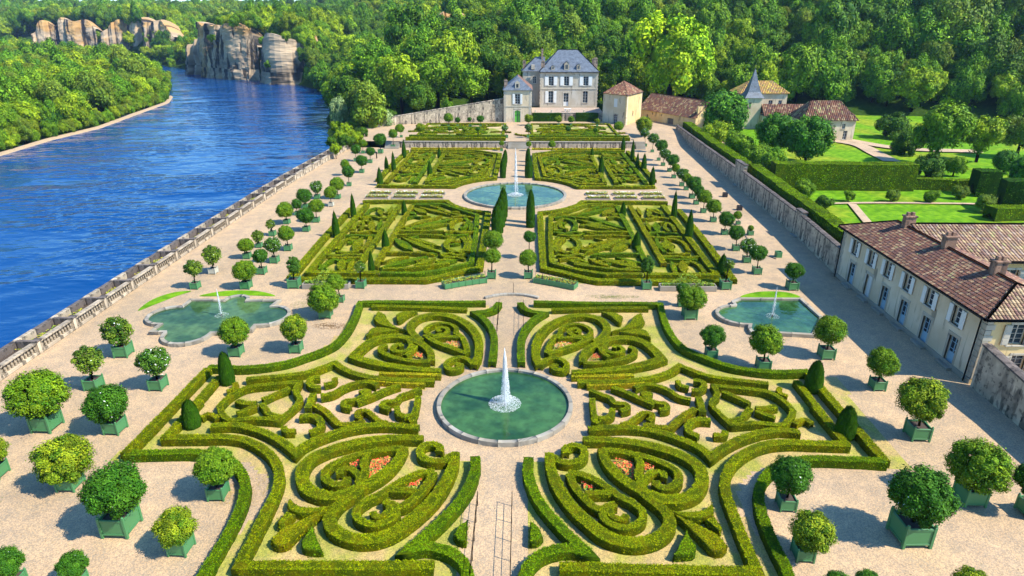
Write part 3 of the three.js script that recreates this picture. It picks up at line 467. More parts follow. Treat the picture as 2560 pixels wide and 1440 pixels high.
// ---------- the four box-embroidery panels round the middle basin ----------
const ZC = -57.7;
const PANEL = {
  border: [
    [[-21.9, -52.6, -20.4, -52.9, -9.8, -53.1, -9.8, -53.1, -8.8, -51.0, -6.9, -48.9, -5.2, -47.8, -3.5, -47.2, -3.5, -47.2, -3.4, -36, -3.35, -25.7, -3.35, -25.7, -5.2, -24.6, -7, -23.2, -8.6, -22.3, -8.6, -22.3, -15, -22.3, -21.6, -22.3], .75, .5],
    [[-22.6, -48.9, -22.6, -36, -22.2, -22.6], .8, .5],
  ],
  strip: [
    [[-20.9, -51.2, -20.9, -38, -20.9, -24.1, -20.9, -24.1, -17.2, -24.1, -13.6, -24.1], .7, .5],
    [[-16.2, -50.8, -16.2, -46, -16.2, -27.2], .65, .5],
    [[-14.4, -50.4, -14.4, -44.3, -14.4, -25.8], .65, .5],
    [[-13.4, -24.1, -9.6, -24, -9.6, -24, -7, -25.2, -4.3, -27.3, -4.3, -27.3, -4.5, -36, -4.9, -45.8, -4.9, -45.8, -7.2, -48, -10.2, -51.4, -10.2, -51.4, -14, -51.4], .55, .5],
    [[-14.73,-38.51,-11.83,-38.49,-8.55,-38.48], .5, .5], [[-14.14,-36.87,-11.61,-37.07,-8.53,-36.71], .42, .48], [[-14.17,-30.39,-11.9,-30.43,-9.5,-30.13], .46, .48],
    [[-14.54,-51.09,-12.06,-50.79,-10.7,-50.51], .4, .45], [[-13.38,-25.21,-11.06,-25.48,-6.64,-26.97], .5, .48],
  ],
  scroll: [
    [[-20.35,-44.42,-19.08,-45,-17.35,-44.21,-15.72,-44.61], .5, .45], [[-20.04,-38.04,-18.75,-37.9,-17.63,-38.46,-16.05,-37.85], .5, .45], [[-20.27,-36.52,-19.15,-36.79,-17.65,-36.44,-16.4,-36.77], .42, .45], [[-20.53,-29.63,-19.25,-29.39,-17.88,-29.8,-16.14,-29.44], .5, .45], [[-19.76,-30.65,-18.74,-30.45,-17.22,-30.69], .45, .45], [[-20.1,-28.73,-18.61,-28.63,-16.61,-28.87], .4, .45],
    [[-19.79,-45.37,-19.81,-48.3,-19.12,-49.13,-18.09,-48.33], .45, .45], [[-19.99,-39.01,-20.06,-41.72,-19.3,-42.8,-18.71,-42.45], .45, .45], [[-19.91,-31.51,-19.87,-34.79,-19.02,-35.86,-18.46,-35.87], .48, .45], [[-17.12,-36.2,-16.86,-33.38,-17.07,-31.15], .45, .45], [[-19.9,-24.87,-19.76,-27.24,-19.16,-28.12,-18.52,-27.63], .48, .45], [[-19.7,-42.79,-19.02,-40.7,-19.21,-39.03], .4, .42], [[-17.61,-27.4,-16.98,-26.2,-16.9,-24.58], .42, .42],
    [[-8.4,-38.07,-7.49,-38.57,-6.28,-37.88,-4.98,-38.45], .5, .45], [[-8.33,-37.43,-7.14,-36.98,-5.38,-37.39], .4, .42], [[-7.98,-29.79,-7.08,-30.25,-6.06,-29.61,-4.97,-30.02], .5, .45], [[-7.52,-28.82,-6.35,-29.09,-5.11,-28.6], .42, .42], [[-8.14,-44.81,-7.14,-45.2,-5.32,-44.56], .45, .45], [[-6.45,-44.47,-5.41,-41.62,-5.3,-38.93], .5, .45], [[-5.39,-36.39,-4.79,-33.44,-5.04,-30.94], .5, .45],
    [[-10.58,-49.47,-9.52,-47.87,-8.32,-46.63,-6.54,-45.59], .42, .42], [[-11.77,-50.29,-10.09,-49.07,-9.11,-47.09], .4, .42], [[-14.35,-44.15,-13.37,-45.1,-12.27,-44.74], .45, .45], [[-8.13,-27.56,-7.46,-28.31,-6.42,-28.08], .45, .42], [[-10.43,-27.76,-9.83,-28.27,-9.04,-28.04], .4, .42],
  ],
  ring: [[[-7.56,-39.22,-7.94,-41.92,-7.41,-43.72,-6.73,-44.09], .55, .45], [[-6.72,-39.56,-6.09,-40.24,-5.89,-42.66], .5, .45], [[-7.08,-36.37,-7.73,-34.55,-7.47,-32.27,-6.42,-30.71], .6, .45], [[-6.15,-30.61,-5.37,-31.75,-5.38,-34.01,-6.11,-36.08], .6, .45]],
  leaf: [
    [-14.17,-39.7,-9.57,-45.54], 1.0, [-13.54,-39.18,-8.21,-44.07], .9, [-12.28,-39.54,-8.44,-41.92], .85, [-13.95,-49.42,-11.79,-46.46], 1.3, [-13.73,-50.17,-8.34,-45.75], .8,
    [-14.25,-35.94,-11.12,-30.98], 1.3, [-13.51,-36.26,-7.98,-30.5], .95, [-12.81,-36.27,-8.13,-32.54], .8, [-10.74,-30.8,-8.65,-29.96], .6,
    [-13.9,-25.55,-9.23,-29.43], 1.0, [-13.26,-26.26,-12.4,-28.36], .9, [-10.39,-26.43,-8.29,-28.8], .9, [-14.06,-27.34,-11.29,-29.39], .7, [-8.72,-26.34,-5.93,-28.34], .7,
    [-18.84,-49.34,-17.74,-45.33], .8, [-17.15,-50.2,-16.98,-45.99], .6, [-18.41,-43.17,-17.65,-38.56], .9, [-17.22,-43.55,-16.94,-38.9], .55, [-18.11,-36.18,-17.97,-30.87], 1.1, [-18.53,-28.63,-17.63,-24.45], 1.0, [-17.19,-28.4,-16.9,-24.58], .7,
    [-14.65,-47.79,-13.07,-45.86], .9, [-11.1,-40.83,-9.26,-42.08], .7, [-13.04,-33.88,-11.84,-31.65], .8, [-6.51,-41.6,-6.02,-43.02], .6,
  ],
};
const panelName = [['near', 'river-side'], ['near', 'house-side'], ['far', 'river-side'], ['far', 'house-side']];
for (let q = 0; q < 4; q++) {
  const fx = q % 2, fz = q > 1, [nf, S] = panelName[q], L = { dens: q > 1 ? 50 : 120, leaf: q > 1 ? .125 : .08, step: q > 1 ? .35 : .24 };
  const t = thing('box_parterre', `${nf === 'near' ? 'nearer' : 'farther'} ${S} panel of box embroidery with fanned leaves by the middle basin`, 'parterre', 'box embroidery panels');
  const mats = [M.hedge, M.hedge, M.hedgeOlive, M.hedgeDeep]; let k = q;
  for (const [kind, name] of [['border', 'border_hedge'], ['strip', 'straight_hedge'], ['scroll', 'scroll_hedge'], ['ring', 'curved_hedge']])
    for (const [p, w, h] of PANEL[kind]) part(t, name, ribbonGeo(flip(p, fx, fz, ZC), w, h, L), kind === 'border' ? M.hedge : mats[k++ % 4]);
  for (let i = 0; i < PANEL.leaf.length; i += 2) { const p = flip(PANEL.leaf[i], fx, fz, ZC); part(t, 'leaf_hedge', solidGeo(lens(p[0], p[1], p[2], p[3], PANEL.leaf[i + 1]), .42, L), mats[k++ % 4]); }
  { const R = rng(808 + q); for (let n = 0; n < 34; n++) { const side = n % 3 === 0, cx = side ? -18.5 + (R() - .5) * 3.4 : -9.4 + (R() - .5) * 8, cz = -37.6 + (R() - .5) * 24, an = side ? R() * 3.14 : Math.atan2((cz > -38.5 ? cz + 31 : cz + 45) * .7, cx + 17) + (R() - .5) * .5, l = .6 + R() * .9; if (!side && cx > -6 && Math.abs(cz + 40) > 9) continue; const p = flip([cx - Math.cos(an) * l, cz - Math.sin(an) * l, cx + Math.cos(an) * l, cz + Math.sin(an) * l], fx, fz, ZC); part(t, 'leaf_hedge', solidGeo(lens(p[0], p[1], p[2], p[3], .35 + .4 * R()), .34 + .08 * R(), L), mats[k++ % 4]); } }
  const X = (x) => fx ? -x : x, Z = (z) => fz ? 2 * ZC - z : z, x0 = Math.min(X(-22.4), X(-3.5)), x1 = Math.max(X(-22.4), X(-3.5)), z0 = Math.min(Z(-52.8), Z(-22.5)), z1 = Math.max(Z(-52.8), Z(-22.5));
  const g = new Geo(), n = .5, W = Math.round((x1 - x0) / n), D = Math.round((z1 - z0) / n), id = new Map();
  const at = (i, j) => { const key = i * 999 + j; if (!id.has(key)) { const x = lerp(x0, x1, i / W), z = lerp(z0, z1, j / D), a = fbm(x * .7, z * .7, 331, 4), s = .8 + .4 * fbm(x * 2, z * 2, 335, 2); id.set(key, g.v(x, .006, z, 0, 1, 0, x, z, ...mix([.85 * s, .95 * s, .6 * s], [.45 * s, .7 * s, .22 * s], step(.42, .6, a)))); } return id.get(key); };
  for (let i = 0; i < W; i++) for (let j = 0; j < D; j++) { const x = lerp(x0, x1, (i + .5) / W), z = lerp(z0, z1, (j + .5) / D), ax = Math.abs(x), d = Math.hypot(x, z - ZC); const dd = Math.hypot(ax - 2, (fz ? 2 * ZC - z : z) + 20.5); if (d > 11.2 && !(ax < 9 && dd < 5)) g.q(at(i, j), at(i, j + 1), at(i + 1, j + 1), at(i + 1, j)); }
  struct('panel_ground', g.build(true, false), M.sward);
}
// ---------- narrow mixed borders between the panels, either side of the middle basin ----------
for (const s of [-1, 1]) for (let r = 0; r < 2; r++) for (let k = 0; k < 3; k++) {
  const cx = s * (12.4 + k * 4.1), z = r ? -58.6 : -56.2, R = rng(991 + r * 7 + k * 31 + (s > 0 ? 500 : 0)), g = new Geo(), fl = new Geo();
  const t = thing('herb_border', `${ORD[k]} ${r ? 'far' : 'near'} low mixed border from the middle basin, ${s < 0 ? 'river' : 'house'} side`, 'flower border', 'low borders beside the middle basin');
  part(t, 'edging', box(cx, 0, z, 3.6, .14, 1.2, .03), M.kerb); part(t, 'soil', box(cx, .1, z, 3.3, .07, .95), M.soil);
  for (let i = 0; i < 420; i++) { const x = cx + (R() - .5) * 3.2, zz = z + (R() - .5) * .85; fuzz(g, x, .2 + R() * .3 * (.5 + vnoise(x, zz, 4)), zz, 0, 1, 0, .12, R, 1); const n = g.c.length, o = R(); for (let m = n - 12; m < n; m += 3) { g.c[m] *= .12 + .35 * o; g.c[m + 1] *= .3; g.c[m + 2] *= .04; } if (i % 9 === 0) { fuzz(fl, x, .5, zz, 0, 1, 0, .1, R, 1); const m0 = fl.c.length; for (let m = m0 - 12; m < m0; m += 3) { fl.c[m] *= .8; fl.c[m + 1] *= .75; fl.c[m + 2] *= .7; } } }
  part(t, 'bedding_leaves', g.build(), M.leaf).userData.kind = 'stuff'; part(t, 'blossoms', fl.build(), M.leaf).userData.kind = 'stuff';
}
// ---------- upper terrace: retaining wall, steps, long hedges, embroidery ----------
{
  const w = thing('terrace_wall', 'low stone retaining wall below the upper parterre, river side of the steps', 'wall');
  part(w, 'stonework', box(-13.3, -.1, -98.4, 22.4, 1.35, .5, .03), M.stone); part(w, 'coping', box(-13.3, 1.25, -98.35, 22.5, .12, .62, .03), M.kerb);
  const w2 = thing('terrace_wall', 'low stone retaining wall below the upper parterre, house side of the steps', 'wall');
  part(w2, 'stonework', box(13.5, -.1, -98.4, 22.0, 1.35, .5, .03), M.stone); part(w2, 'coping', box(13.5, 1.25, -98.35, 22.1, .12, .62, .03), M.kerb);
  for (const [x, wd, lab] of [[.2, 4.4, 'stone garden steps on the central path up to the upper parterre'], [-26.2, 3, 'stone garden steps at the river-side end of the terrace wall'], [25.6, 2, 'stone garden steps at the house-side end of the terrace wall']]) {
    const s = thing('garden_steps', lab, 'steps'); for (let k = 0; k < 6; k++) part(s, 'step', box(x, -.05, -97.1 - k * .36, wd, .05 + (k + 1) * .216, .40, .02), M.kerb);
  }
  for (const s of [-1, 1]) {
    const S = s < 0 ? 'river' : 'house', L = { dens: 40, leaf: .14, step: .4, y: 1.3 };
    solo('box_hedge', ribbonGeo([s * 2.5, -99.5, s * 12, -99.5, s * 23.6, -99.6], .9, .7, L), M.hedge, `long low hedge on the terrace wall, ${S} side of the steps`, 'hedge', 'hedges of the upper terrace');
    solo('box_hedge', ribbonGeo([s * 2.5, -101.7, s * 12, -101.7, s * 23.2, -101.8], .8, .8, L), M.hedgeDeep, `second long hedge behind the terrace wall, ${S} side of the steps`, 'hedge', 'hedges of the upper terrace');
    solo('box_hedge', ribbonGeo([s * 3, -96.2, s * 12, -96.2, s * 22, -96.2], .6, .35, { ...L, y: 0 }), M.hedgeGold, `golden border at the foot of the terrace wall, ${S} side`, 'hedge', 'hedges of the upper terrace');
    const t = thing('box_parterre', `flat scroll embroidery of low box on the upper terrace, ${S} side of the path`, 'parterre', 'upper terrace embroidery'), R = rng(77 + s);
    const x0 = s * 12.6;
    for (let k = 0; k < 46; k++) { // flowing low scrolls
      const a = R() * 6.28, cx = x0 + (R() - .5) * 16.5, cz = -113.2 + (R() - .5) * 17, r = .8 + R() * 1.7, n = [], turn = (R() < .5 ? 1 : -1) * (1.2 + R() * 2.6), fl = .55 + .3 * R();
      for (let i = 0; i < 6; i++) { const f = i / 5, q = a + turn * f, rr = r * (1.5 - f); n.push(cx + Math.cos(q) * rr * 1.5, cz + Math.sin(q) * rr * fl); }
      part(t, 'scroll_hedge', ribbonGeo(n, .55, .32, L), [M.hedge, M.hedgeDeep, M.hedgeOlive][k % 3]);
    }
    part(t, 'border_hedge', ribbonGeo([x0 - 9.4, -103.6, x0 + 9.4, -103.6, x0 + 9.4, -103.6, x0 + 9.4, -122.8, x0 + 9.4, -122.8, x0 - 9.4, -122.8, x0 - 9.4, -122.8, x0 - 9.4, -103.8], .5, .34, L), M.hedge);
    const g = new Geo(), id = new Map(), at = (i, j) => { const key = i * 99 + j; if (!id.has(key)) { const x = x0 - 9.4 + i * .47, z = -122.8 + j * .48, q = step(.42, .58, fbm(x * .5, z * .9, 41, 3)); id.set(key, g.v(x, 1.306, z, 0, 1, 0, x, z, ...mix([1.25, 1.2, 2.2], [.5, .75, .35], q))); } return id.get(key); };
    for (let i = 0; i < 40; i++) for (let j = 0; j < 40; j++) g.q(at(i, j), at(i, j + 1), at(i + 1, j + 1), at(i + 1, j));
    struct('panel_ground', g.build(true, false), M.sward);
  }
}
// ---------- basins and fountains ----------
function arcs(list) { const o = []; for (const a of list) { if (a.length === 2) o.push(a); else { const [cx, cz, r, t0, t1] = a, n = Math.max(6, Math.round(Math.abs(t1 - t0) * r / .35)); for (let i = 0; i <= n; i++) { const t = lerp(t0, t1, i / n); o.push([cx + Math.cos(t) * r, cz + Math.sin(t) * r]); } } } return o; }
function basin(name, label, outline, kw, kh, water, level) {
  const t = thing(name, label, 'basin'), N = outline.length, g = new Geo(), inner = [];
  const cx = outline.reduce((s, p) => s + p[0], 0) / N, cz = outline.reduce((s, p) => s + p[1], 0) / N;
  let area = 0; for (let i = 0; i < N; i++) { const a = outline[i], b = outline[(i + 1) % N]; area += a[0] * b[1] - b[0] * a[1]; }
  const P = area > 0 ? outline : outline.slice().reverse();
  const off = P.map((p, i) => { const a = P[(i - 1 + N) % N], b = P[(i + 1) % N]; let n0 = [-(p[1] - a[1]), p[0] - a[0]], n1 = [-(b[1] - p[1]), b[0] - p[0]]; const l0 = Math.hypot(...n0) || 1, l1 = Math.hypot(...n1) || 1; let nx = n0[0] / l0 + n1[0] / l1, nz = n0[1] / l0 + n1[1] / l1; const l = Math.hypot(nx, nz) || 1; nx /= l; nz /= l; const k = clamp(nx * n0[0] / l0 + nz * n0[1] / l0, .5, 1); return [p[0] + nx * kw / k, p[1] + nz * kw / k, nx, nz]; });
  // kerb in separate stones
  const per = Math.max(1, Math.round(1.1 / (Math.hypot(P[1][0] - P[0][0], P[1][1] - P[0][1]) || .4)));
  let run = 0; const cuts = [0]; for (let i = 1; i <= N; i++) { run += Math.hypot(P[i % N][0] - P[i - 1][0], P[i % N][1] - P[i - 1][1]); if (run > 1.25 && i < N - 1) { cuts.push(i); run = 0; } } cuts.push(N);
  for (let c = 0; c + 1 < cuts.length; c++) {
    const s = new Geo(), k = .85 + .3 * hash(c, N, 3), rows = [];
    for (let i = cuts[c]; i <= cuts[c + 1]; i++) {
      const a = P[i % N], b = off[i % N], f = i === cuts[c] ? .012 : i === cuts[c + 1] ? -.012 : 0, nx = P[(i + 1) % N], pv = P[(i - 1 + N) % N], tx = (nx[0] - pv[0]), tz = (nx[1] - pv[1]), tl = Math.hypot(tx, tz) || 1, sx = tx / tl * f, sz = tz / tl * f;
      rows.push([[a[0], -.1, 0], [a[0], kh - .03, 0], [.04, kh, 1], [.96, kh, 1], [b[0], kh - .03, 2], [b[0], -.4, 2]].map((q, m) => { const w = m < 2 ? 0 : m === 2 ? .04 : m === 3 ? .96 : 1, x = lerp(a[0], b[0], w) + sx, z = lerp(a[1], b[1], w) + sz; const n = m < 2 ? [-b[2], 0, -b[3]] : m < 4 ? [0, 1, 0] : [b[2], 0, b[3]]; return s.v(x, q[1] - .006 * hash(c, 7, N), z, ...n, x + z, q[1] + x - z, k); }));
    }
    for (let i = 0; i + 1 < rows.length; i++) for (let m = 0; m < 5; m++) s.q(rows[i][m], rows[i + 1][m], rows[i + 1][m + 1], rows[i][m + 1]);
    for (const [r, e] of [[rows[0], 0], [rows.at(-1), 1]]) for (let m = 1; m < 5; m++) e ? s.t(r[0], r[m], r[m + 1]) : s.t(r[0], r[m + 1], r[m]);
    part(t, 'kerb_stone', s.build(true, false), M.kerb);
  }
  const wv = off.map((p) => new THREE.Vector2(p[0], p[1])), tri = THREE.ShapeUtils.triangulateShape(wv, []), wg = new Geo(); wv.forEach((q) => wg.v(q.x, level, q.y, 0, 1, 0, q.x, q.y)); for (const [a, b, c] of tri) { const ax = wv[b].x - wv[a].x, az = wv[b].y - wv[a].y, bx = wv[c].x - wv[a].x, bz = wv[c].y - wv[a].y; az * bx - ax * bz > 0 ? wg.t(a, b, c) : wg.t(a, c, b); }
  part(t, 'water', wg.build(false), water);
  return t;
}
function fountain(label, x, z, y, h, r, n, splash) {
  const t = thing('fountain_jet', label, 'fountain'), R = rng(Math.round(x * 31 + z * 17 + 9999)), g = new Geo(), noz = new Geo();
  const drop = (px, py, pz, s, st) => { const a = g.v(px, py + s * st, pz, 0, 1, 0), b = g.v(px + s, py, pz, 1, 0, 0), c = g.v(px - s * .5, py, pz + s * .87, -.5, 0, .87), d = g.v(px - s * .5, py, pz - s * .87, -.5, 0, -.87), e = g.v(px, py - s * st, pz, 0, -1, 0); g.t(a, c, b); g.t(a, d, c); g.t(a, b, d); g.t(e, b, c); g.t(e, c, d); g.t(e, d, b); };
  const ds = Math.max(.009, r * .042);
  for (let i = 0; i < n; i++) { // rising column thins out, falling veil widens
    const rise = R() < .45, f = Math.pow(R(), rise ? .8 : .7), rad = rise ? r * (.10 + .12 * f) * Math.sqrt(R()) : r * (.18 + .82 * Math.pow(1 - f, 1.3)) * Math.sqrt(.1 + .9 * R()), a = R() * 6.283, top = f > .86 ? (1 - f) / .14 : 1;
    drop(x + Math.cos(a) * rad * top + .04 * h * (1 - f) * (rise ? 0 : 1) * r, y + f * h + (R() - .5) * .05 * h, z + Math.sin(a) * rad * top, ds * (.5 + R()) * (rise ? 1.25 : .8), rise ? 3 : 2);
  }
  for (let i = 0; i < n * .35; i++) { const a = R() * 6.283, q = splash * Math.pow(R(), .7), up = Math.max(0, .22 * (1 - q / splash)) * R() * (1 + splash); drop(x + Math.cos(a) * q, y + .01 + up, z + Math.sin(a) * q, ds * (.5 + R()), .8); }
  part(t, 'spray', g.build(false), M.foam).userData.kind = 'stuff';
  barGeo(noz, [x, y - .1, z], [x, y + .16, z], .10, .045, 8); part(t, 'nozzle', noz.build(), M.iron);
}
const TAU = Math.PI * 2, ring = (cx, cz, r) => { const o = [], n = Math.round(TAU * r / .42); for (let i = 0; i < n; i++) o.push([cx + Math.cos(i / n * TAU) * r, cz + Math.sin(i / n * TAU) * r]); return o; };
basin('round_basin', 'round green basin with stone kerb in the middle of the scroll parterre', ring(0, -.15, 4.6), .28, .36, M.pond, .17);
basin('round_basin', 'wide round basin among the box panels, with cypresses before it', ring(0, -57.7, 7.75), .42, .34, M.pondPale, .16);
fountain('tall white fountain jet splashing in the near round basin', 0, -.15, .2, 4.1, .42, 9000, 1.1);
fountain('tall thin fountain jet in the middle basin before the château', .05, -57.7, .18, 6.8, .45, 6000, 1.2);
{
  const PI = Math.PI;
  basin('lobed_basin', 'lobed ornamental basin with stone kerb near the river balustrade', arcs([[-30, -10.4], [-29.2, -10.4], [-28.75, -10.4], [-26.65, -10.3, 2.05, PI, 0], [-24.2, -10.35], [-22.8, -10.6], [-21.5, -10.9], [-21.5, -11.7], [-21.5, -13.95, 2.15, PI / 2, -PI / 2], [-21.4, -16.8], [-21.3, -17.4], [-23, -17.4], [-24.1, -17.4], [-25.5, -17.3, 1.2, 0, -PI], [-27.6, -17.4], [-29.2, -17.4], [-29.9, -17.4], [-29.9, -16.6], [-29.95, -13.85, 2.0, -PI / 2, -PI * 1.5], [-30, -11.2]]), .3, .32, M.pondPale, .16);
  basin('angular_basin', 'angular basin with one rounded end beside the long house', arcs([[20.2, -11.2], [21.8, -11.1], [23.5, -10.9], [25.3, -10.7], [26.4, -12.4], [27.5, -14.2], [27.4, -16.4], [27.3, -18.5], [25.4, -18.5], [23.4, -18.5], [21.5, -18.5], [20.5, -17.7], [20.5, -16.95], [20.45, -14.75, 2.15, -PI / 2, -PI * 1.5], [20.2, -12]]), .3, .34, M.pond, .15);
  fountain('slim fountain jet in the lobed basin', -25.45, -14, .18, 2.5, .2, 2000, .6);
  fountain('slim fountain jet in the angular basin', 23.2, -14.6, .18, 2.7, .22, 2000, .6);
  // grass crescents behind them
  const cres = (pts, s) => { const v = []; for (let i = 0; i < pts.length; i += 2) v.push(V(pts[i], 0, pts[i + 1])); const c = new THREE.CatmullRomCurve3(v, true, 'centripetal').getSpacedPoints(70), f = c.map((p) => new THREE.Vector2(p.x, p.z)), g = new Geo(); f.forEach((q) => { const k = .85 + .3 * vnoise(q.x * 2, q.y * 2, 4); g.v(q.x, .02, q.y, 0, 1, 0, q.x, q.y, k); }); for (const [a, b, d] of THREE.ShapeUtils.triangulateShape(f, [])) { const ax = f[b].x - f[a].x, az = f[b].y - f[a].y, bx = f[d].x - f[a].x, bz = f[d].y - f[a].y; az * bx - ax * bz > 0 ? g.t(a, b, d) : g.t(a, d, b); } struct('grass_crescent', g.build(), M.grass); };
  cres([-33.6, -15.2, -33.7, -17.7, -32.6, -19.5, -31, -19.9, -31.9, -18.5, -32.8, -16.7]);
  cres([-29.7, -18.7, -28, -19.9, -24.6, -20, -22.4, -18.8, -25, -18.9, -27.5, -18.7]);
  cres([21.9, -19.3, 24, -20.6, 26.8, -20.5, 27.6, -19.4, 25, -19.1]);
}

// ---------- building helpers ----------
const put = (m, F) => { m.position.set(F.x, F.y ?? 0, F.z); m.rotation.y = F.turn ?? 0; return m; };
function facade(parent, name, F, w, h, t, holes, mat) { // wall of thickness t with real openings; u along, v up, outward is local +z
  const s = new THREE.Shape([[0, 0], [w, 0], [w, h], [0, h]].map((p) => new THREE.Vector2(...p)));
  for (const [u, v, a, b, arch] of holes) {
    const p = new THREE.Path(); p.moveTo(u - a / 2, v); p.lineTo(u - a / 2, v + b);
    if (arch) p.quadraticCurveTo(u, v + b + a * .35, u + a / 2, v + b); else p.lineTo(u + a / 2, v + b);
    p.lineTo(u + a / 2, v); p.lineTo(u - a / 2, v); s.holes.push(p);
  }
  const g = new THREE.ExtrudeGeometry(s, { depth: t, bevelEnabled: false }); g.translate(0, 0, -t);
  const n = g.attributes.position.count, c = new Float32Array(n * 3).fill(1); g.setAttribute('color', new THREE.BufferAttribute(c, 3));
  return put(part(parent, name, g, mat), F);
}
function windowPart(parent, F, u, v, w, h, o = {}) {
  const g = new Geo(), d = -(o.deep ?? .22), b = .06, M0 = o.mat ?? M.white, cols = o.cols ?? 2, rows = o.rows ?? 3;
  for (const s of [-1, 1]) boxGeo(g, u + s * (w / 2 - b / 2), v, d, b, h, .06);
  boxGeo(g, u, v, d, w - 2 * b, b, .06); boxGeo(g, u, v + h - b, d, w - 2 * b, b, .06);
  for (let i = 1; i < cols; i++) boxGeo(g, u - w / 2 + w * i / cols, v + b, d, i * 2 === cols ? .07 : .035, h - 2 * b, .05);
  for (let j = 1; j < rows; j++) for (let i = 0; i < cols; i++) boxGeo(g, u - w / 2 + w * (i + .5) / cols, v + h * j / rows, d + .002, w / cols - .1, .035, .04);
  if (o.panel) boxGeo(g, u, v + b, d, w - 2 * b - .01, h * o.panel, .045);
  const m = put(part(parent, o.name ?? 'window', g.build(), M0), F), p = new Geo();
  p.face([u - w / 2 + .02, v + .02, d - .01], [u + w / 2 - .02, v + .02, d - .01], [u + w / 2 - .02, v + h - .02, d - .01], [u - w / 2 + .02, v + h - .02, d - .01]);
  part(m, 'pane', p.build(false), M.glass);
  if (o.sill !== false) put(part(parent, 'sill', box(u, v - .12, .0, w + .3, .12, .24, .015), M.trim), F);
  if (o.frame) { const f = new Geo(), k = o.frame; for (const s of [-1, 1]) boxGeo(f, u + s * (w / 2 + k / 2), v, -.05, k, h, .16, .01); boxGeo(f, u, v + h, -.05, w + 2 * k, k * 1.2, .18, .01); put(part(parent, 'surround', f.build(), o.frameMat ?? M.trim), F); }
  if (o.shut) for (const s of [-1, 1]) { const f = new Geo(), x = u + s * (w / 2 + o.shut / 2 + (o.frame ? .05 : .03)), zz = o.frame ? .1 : .05; boxGeo(f, x, v, zz, o.shut, h, .045, .008); for (let q = 0; q < 3; q++) boxGeo(f, x, v + h * (.04 + q * .33), zz + .027, o.shut - .12, h * .26, .02, .006); put(part(parent, 'shutter', f.build(), o.shutMat ?? M.white), F); }
  return m;
}
const TILE = [[.155, .06, .033], [.19, .076, .04], [.12, .05, .034], [.22, .11, .055], [.14, .07, .05], [.30, .19, .10]];
function tiles(parent, A, B, Cc, D, sp, len, o = {}) { // A,B eave left to right seen from outside; Cc,D ridge right, left
  const a = V(...A), e = V(...B).sub(a), W = e.length(); e.normalize();
  const dv = V(...D).sub(a), cv = V(...Cc).sub(a), dL = dv.dot(e), dR = cv.dot(e), up = dv.clone().addScaledVector(e, -dL), T = up.length(); up.normalize();
  const n = e.clone().cross(up).normalize(), base = new Geo(), g = new Geo(), R = rng(Math.round(W * 100 + T * 7)), pal = o.pal ?? TILE, seg = o.seg ?? 3;
  base.face(A, B, Cc, D, .10, .05, .04);
  put(part(parent, 'roof_deck', base.build(), M.tile), { x: -n.x * .02, y: -n.y * .02, z: -n.z * .02 });
  const cols = Math.floor(W / sp), rows = Math.floor(T / len);
  for (let i = 0; i < cols; i++) for (let j = 0; j <= rows; j++) {
    const s = (i + .5) * sp + (W - cols * sp) / 2, t = j * len, f = (t + len * .4) / T; if (f > 1 || s < lerp(0, dL, f) || s > lerp(W, dR, f)) continue;
    const L = Math.min(len * 1.12, T - t), c = pal[Math.floor(Math.pow(R(), 1.3) * pal.length)], k = (.78 + .44 * R()) * (.85 + .3 * fbm(s * .4, t * .4, 5, 3)), li = R() < (o.lichen ?? .012), cr = li ? [.30, .25, .10] : c, tilt = .02 * (R() - .5), rad = sp * .52, ring = [];
    for (const q of [0, 1]) { const row = []; for (let m = 0; m <= seg; m++) { const th = Math.PI * (m / seg), off = -Math.cos(th) * rad * (q ? .85 : 1), ht = Math.sin(th) * rad * .55 + (q ? .0 : .035) + .01, nn = n.clone().multiplyScalar(Math.sin(th) + .2).addScaledVector(e, -Math.cos(th)).normalize(), P = a.clone().addScaledVector(e, s + off + tilt).addScaledVector(up, t + q * L).addScaledVector(n, ht); row.push(g.v(P.x, P.y, P.z, nn.x, nn.y, nn.z, 0, 0, cr[0] * k, cr[1] * k, cr[2] * k)); } ring.push(row); }
    for (let m = 0; m < seg; m++) g.q(ring[0][m], ring[0][m + 1], ring[1][m + 1], ring[1][m]);
  }
  part(parent, 'roof_tiles', g.build(), M.tile).userData.kind = 'stuff';
}
const ridgeBar = (parent, a, b, r, mat, name = 'ridge') => part(parent, name, barGeo(new Geo(), a, b, r, r, 7).build(), mat);
function plane4(parent, name, A, B, Cc, D, mat) { const g = new Geo(); g.face(A, B, Cc, D); return part(parent, name, g.build(), mat); }
function chimney(parent, x, y, z, w, d, h, mat) { const g = new Geo(); boxGeo(g, x, y, z, w, h, d, .02); boxGeo(g, x, y + h, z, w + .16, .14, d + .16, .02); for (const s of [-1, 1]) boxGeo(g, x + s * w * .22, y + h + .14, z, w * .28, .3, d * .5, .02); part(parent, 'chimney', g.build(), mat); }
const prism = (pts, x, mat, parent, name) => { const g = new Geo(); g.face(...pts); return part(parent, name, g.build(), mat); };
const triG = (parent, name, A, B, Cc, mat) => { const g = new Geo(), n = V(B[0] - A[0], B[1] - A[1], B[2] - A[2]).cross(V(Cc[0] - A[0], Cc[1] - A[1], Cc[2] - A[2])).normalize(); const o = [A, B, Cc].map((P) => g.v(P[0], P[1], P[2], n.x, n.y, n.z, P[0] + P[2], P[1])); g.t(...o); return part(parent, name, g.build(), mat); };

